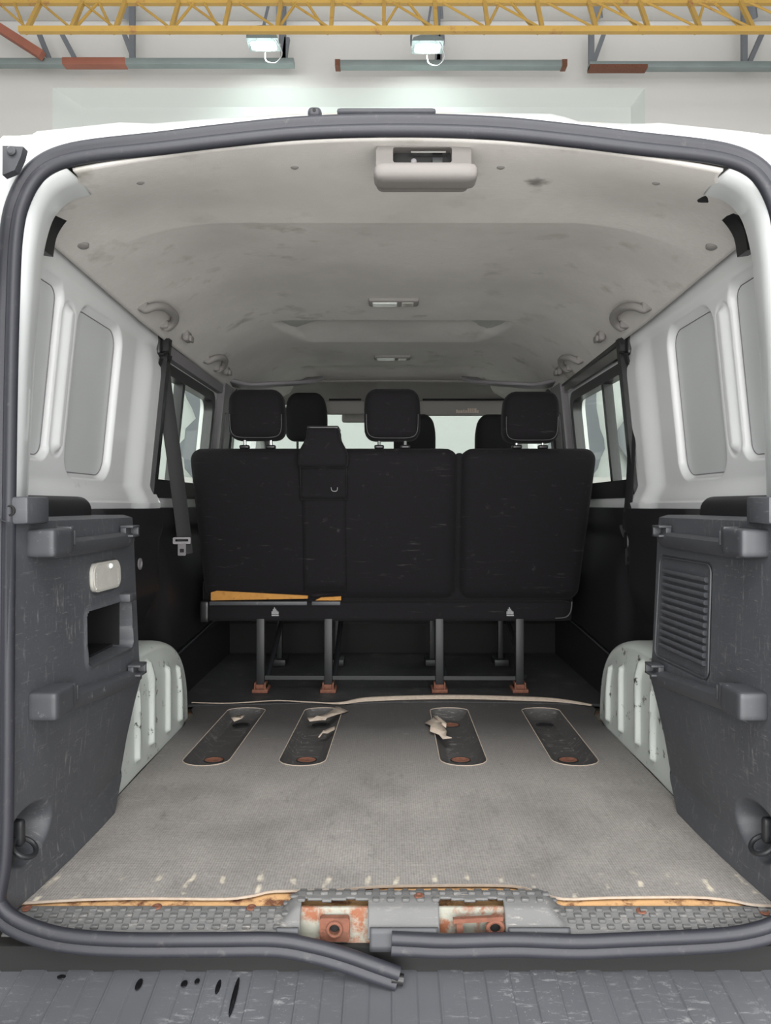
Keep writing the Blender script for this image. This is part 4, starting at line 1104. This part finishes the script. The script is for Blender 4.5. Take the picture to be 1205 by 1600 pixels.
# strikers
for (x, lab) in ((-.103, 'small rusty latch striker in the left sill cut-out'), (.120, 'wide rusty latch striker in the right sill cut-out')):
    t = thing('latch_striker', lab, 'striker', (x, 1.15, -.035), 'door latch strikers')
    m = MB()
    if x < 0:
        m.plate(rrect(x-.024, x+.024, -.044, -.006, .004), [[(x+.009*math.cos(a*math.pi/8), -.023+.009*math.sin(a*math.pi/8)) for a in range(16)]], 1.146, 1.156, lambda a, b, tt: (a, tt, b)); m.obj('striker_plate', 'rust', t)
        MB().tube([(x+.011*math.cos(a*math.pi/8), 1.144, -.023+.011*math.sin(a*math.pi/8)) for a in range(16)], .0028, 8, closed=True).obj('striker_ring', 'rust', t)
        MB().lathe([(.009, 0), (.009, .001)], (x, 1.154, -.023), ax_v=(0, -1, 0)).obj('striker_hole', 'dark', t)
    else:
        m.bar((x-.032, 1.144, -.008), (x+.048, 1.144, -.004), .007, .007); m.bar((x-.022, 1.146, -.008), (x-.020, 1.146, -.040), .010, .008, (0, 1, 0)); m.obj('striker_bar', 'rust', t)
        m = MB(); m.tube([(x+.036+.012*math.cos(a*math.pi/8), 1.144, -.020+.011*math.sin(a*math.pi/8)) for a in range(16)], .004, 8, closed=True); m.obj('striker_ring', 'rust', t)
        MB().lathe([(.010, 0), (.010, .001)], (x+.036, 1.150, -.020), ax_v=(0, -1, 0)).obj('striker_hole', 'dark', t)
for k, (x0, x1) in enumerate(((-.162, -.044), (.062, .178))):
    MB().box(x0, x1, 1.160, 1.164, -.055, .004).obj('striker_pocket', 'rust_paint', van)

# ================================================================== BUMPER STEP
st = thing('bumper_step', 'scuffed charcoal rear bumper step with raised grip ribs', 'bumper', (0, 1.05, -.4))
SL = .20
def stz(D): return -.088-(1.16-D)*SL
def stepf(u, v):
    x = lerp(-.80, .80, u); D = lerp(1.165, .90, v); ph = (x+.0095)/.0745; fr = ph-math.floor(ph)
    b_ = sm(0, .05, fr)*sm(.5, .45, fr)
    rid = .0028*(sm(.04, .0, abs(fr-.0))+sm(.04, 0, abs(fr-.5))+sm(.04, 0, abs(fr-1)))
    edge = sm(0, .05, v)
    return (x, D, stz(D)+(.0030*b_+rid)*edge)
m = MB(); m.grid(stepf, 1400, 12)
m.grid(lambda u, v: (lerp(-.80, .80, u), .90-.02*v, stz(.90)-.32*v), 20, 6)
m.obj('step_surface', 'step', st, 30, recalc=False)
m = MB(); m.box(-.80, .80, 1.145, 1.19, -.16, -.050, .004); m.obj('step_riser', 'dark', st)
for k, (x, y, a, b_) in enumerate(((96, 1529, 7, 3), (217, 1541, 5, 8), (288, 1540, 5, 5), (308, 1536, 4, 4), (341, 1545, 4, 10), (366, 1560, 4, 26))):
    # ray to sloped plane
    kk = (VY-y)/F; D = 0
    # CH + kk*D = -.088-(1.16-D)*SL
    D = (-.088-1.16*SL-CH)/(kk-SL); X = Xp(x, D); r = D/F
    m = MB()
    m.lathe([(1, 0), (.8, .35), (.01, .5)], (0, 0, 0), seg=18)
    for v in m.bm.verts:
        X_ = X+v.co.x*a*r; D_ = D+v.co.y*b_*r*1.35; v.co = Vector((X_, D_, stz(D_)+.0030+v.co.z*.0020))
    m.obj('wet_spot', 'wet', st, label='dark wet drip')
# ================================================================== REAR EXTRAS
p = W(604, 178, 1.235); o = MB().rbox((p.x, 1.225, p.z-.007), (.169, .03, .009), .004, 8).obj('rubber_strip', 'rubber'); tag(o, 'flat dark rubber strip on the middle of the roof edge', 'strip')
c = W(492, 178, 1.215); t = thing('bump_stop', 'small round dark rubber stop on the roof edge', 'bump stop', c)
MB().rbox(c, (.024, .02, .018), .008, 10).obj('stop_body', 'rubber', t); MB().lathe([(.003, 0), (.003, .002), (.0005, .002)], c+Vector((0, -.009, .001)), ax_v=(0, -1, 0), seg=12).obj('stop_hole', 'dark', t)
c = W(24, 253, 1.16); t = thing('hinge_bracket', 'black upper hinge bracket at the top left of the rear opening', 'hinge', c)
m = MB(); m.plate([(c.x-.016, c.z-.026), (c.x+.004, c.z-.018), (c.x+.014, c.z+.004), (c.x+.018, c.z+.020), (c.x-.016, c.z+.022)], [], 1.15, 1.165, lambda a, b, tt: (a, tt, b)); m.obj('hinge_plate', 'plastic_smooth', t)
MB().lathe([(.0075, 0), (.0075, .004), (.005, .006), (.001, .006)], c+Vector((0, -.010, .012)), ax_v=(0, -1, 0), seg=16).obj('hinge_bolt', 'plastic_smooth', t)
t = thing('rear_door', 'open rear door at the left edge of the picture, seen edge-on', 'door', (-.66, 1.1, 0))
m = MB(); m.plate(subdiv([(.45, -.05), (1.10, -.05), (1.10, .98), (1.118, 1.10), (1.112, 1.20), (1.09, 1.24), (1.0, 1.27), (.45, 1.27)]), [subdiv(rrect(.55, 1.0, .65, 1.15, .06))], -.700, -.652, lambda a, b, tt: (tt+.024*sm(.95, 1.15, b), a, b)); m.obj('door_panel', 'darksteel', t)
m = MB(); m.plate(rrect(.54, 1.01, .64, 1.16, .06), [], -.678, -.674, lambda a, b, tt: (tt+.024*sm(.95, 1.15, b), a, b)); m.obj('door_glass', 'glass', t)
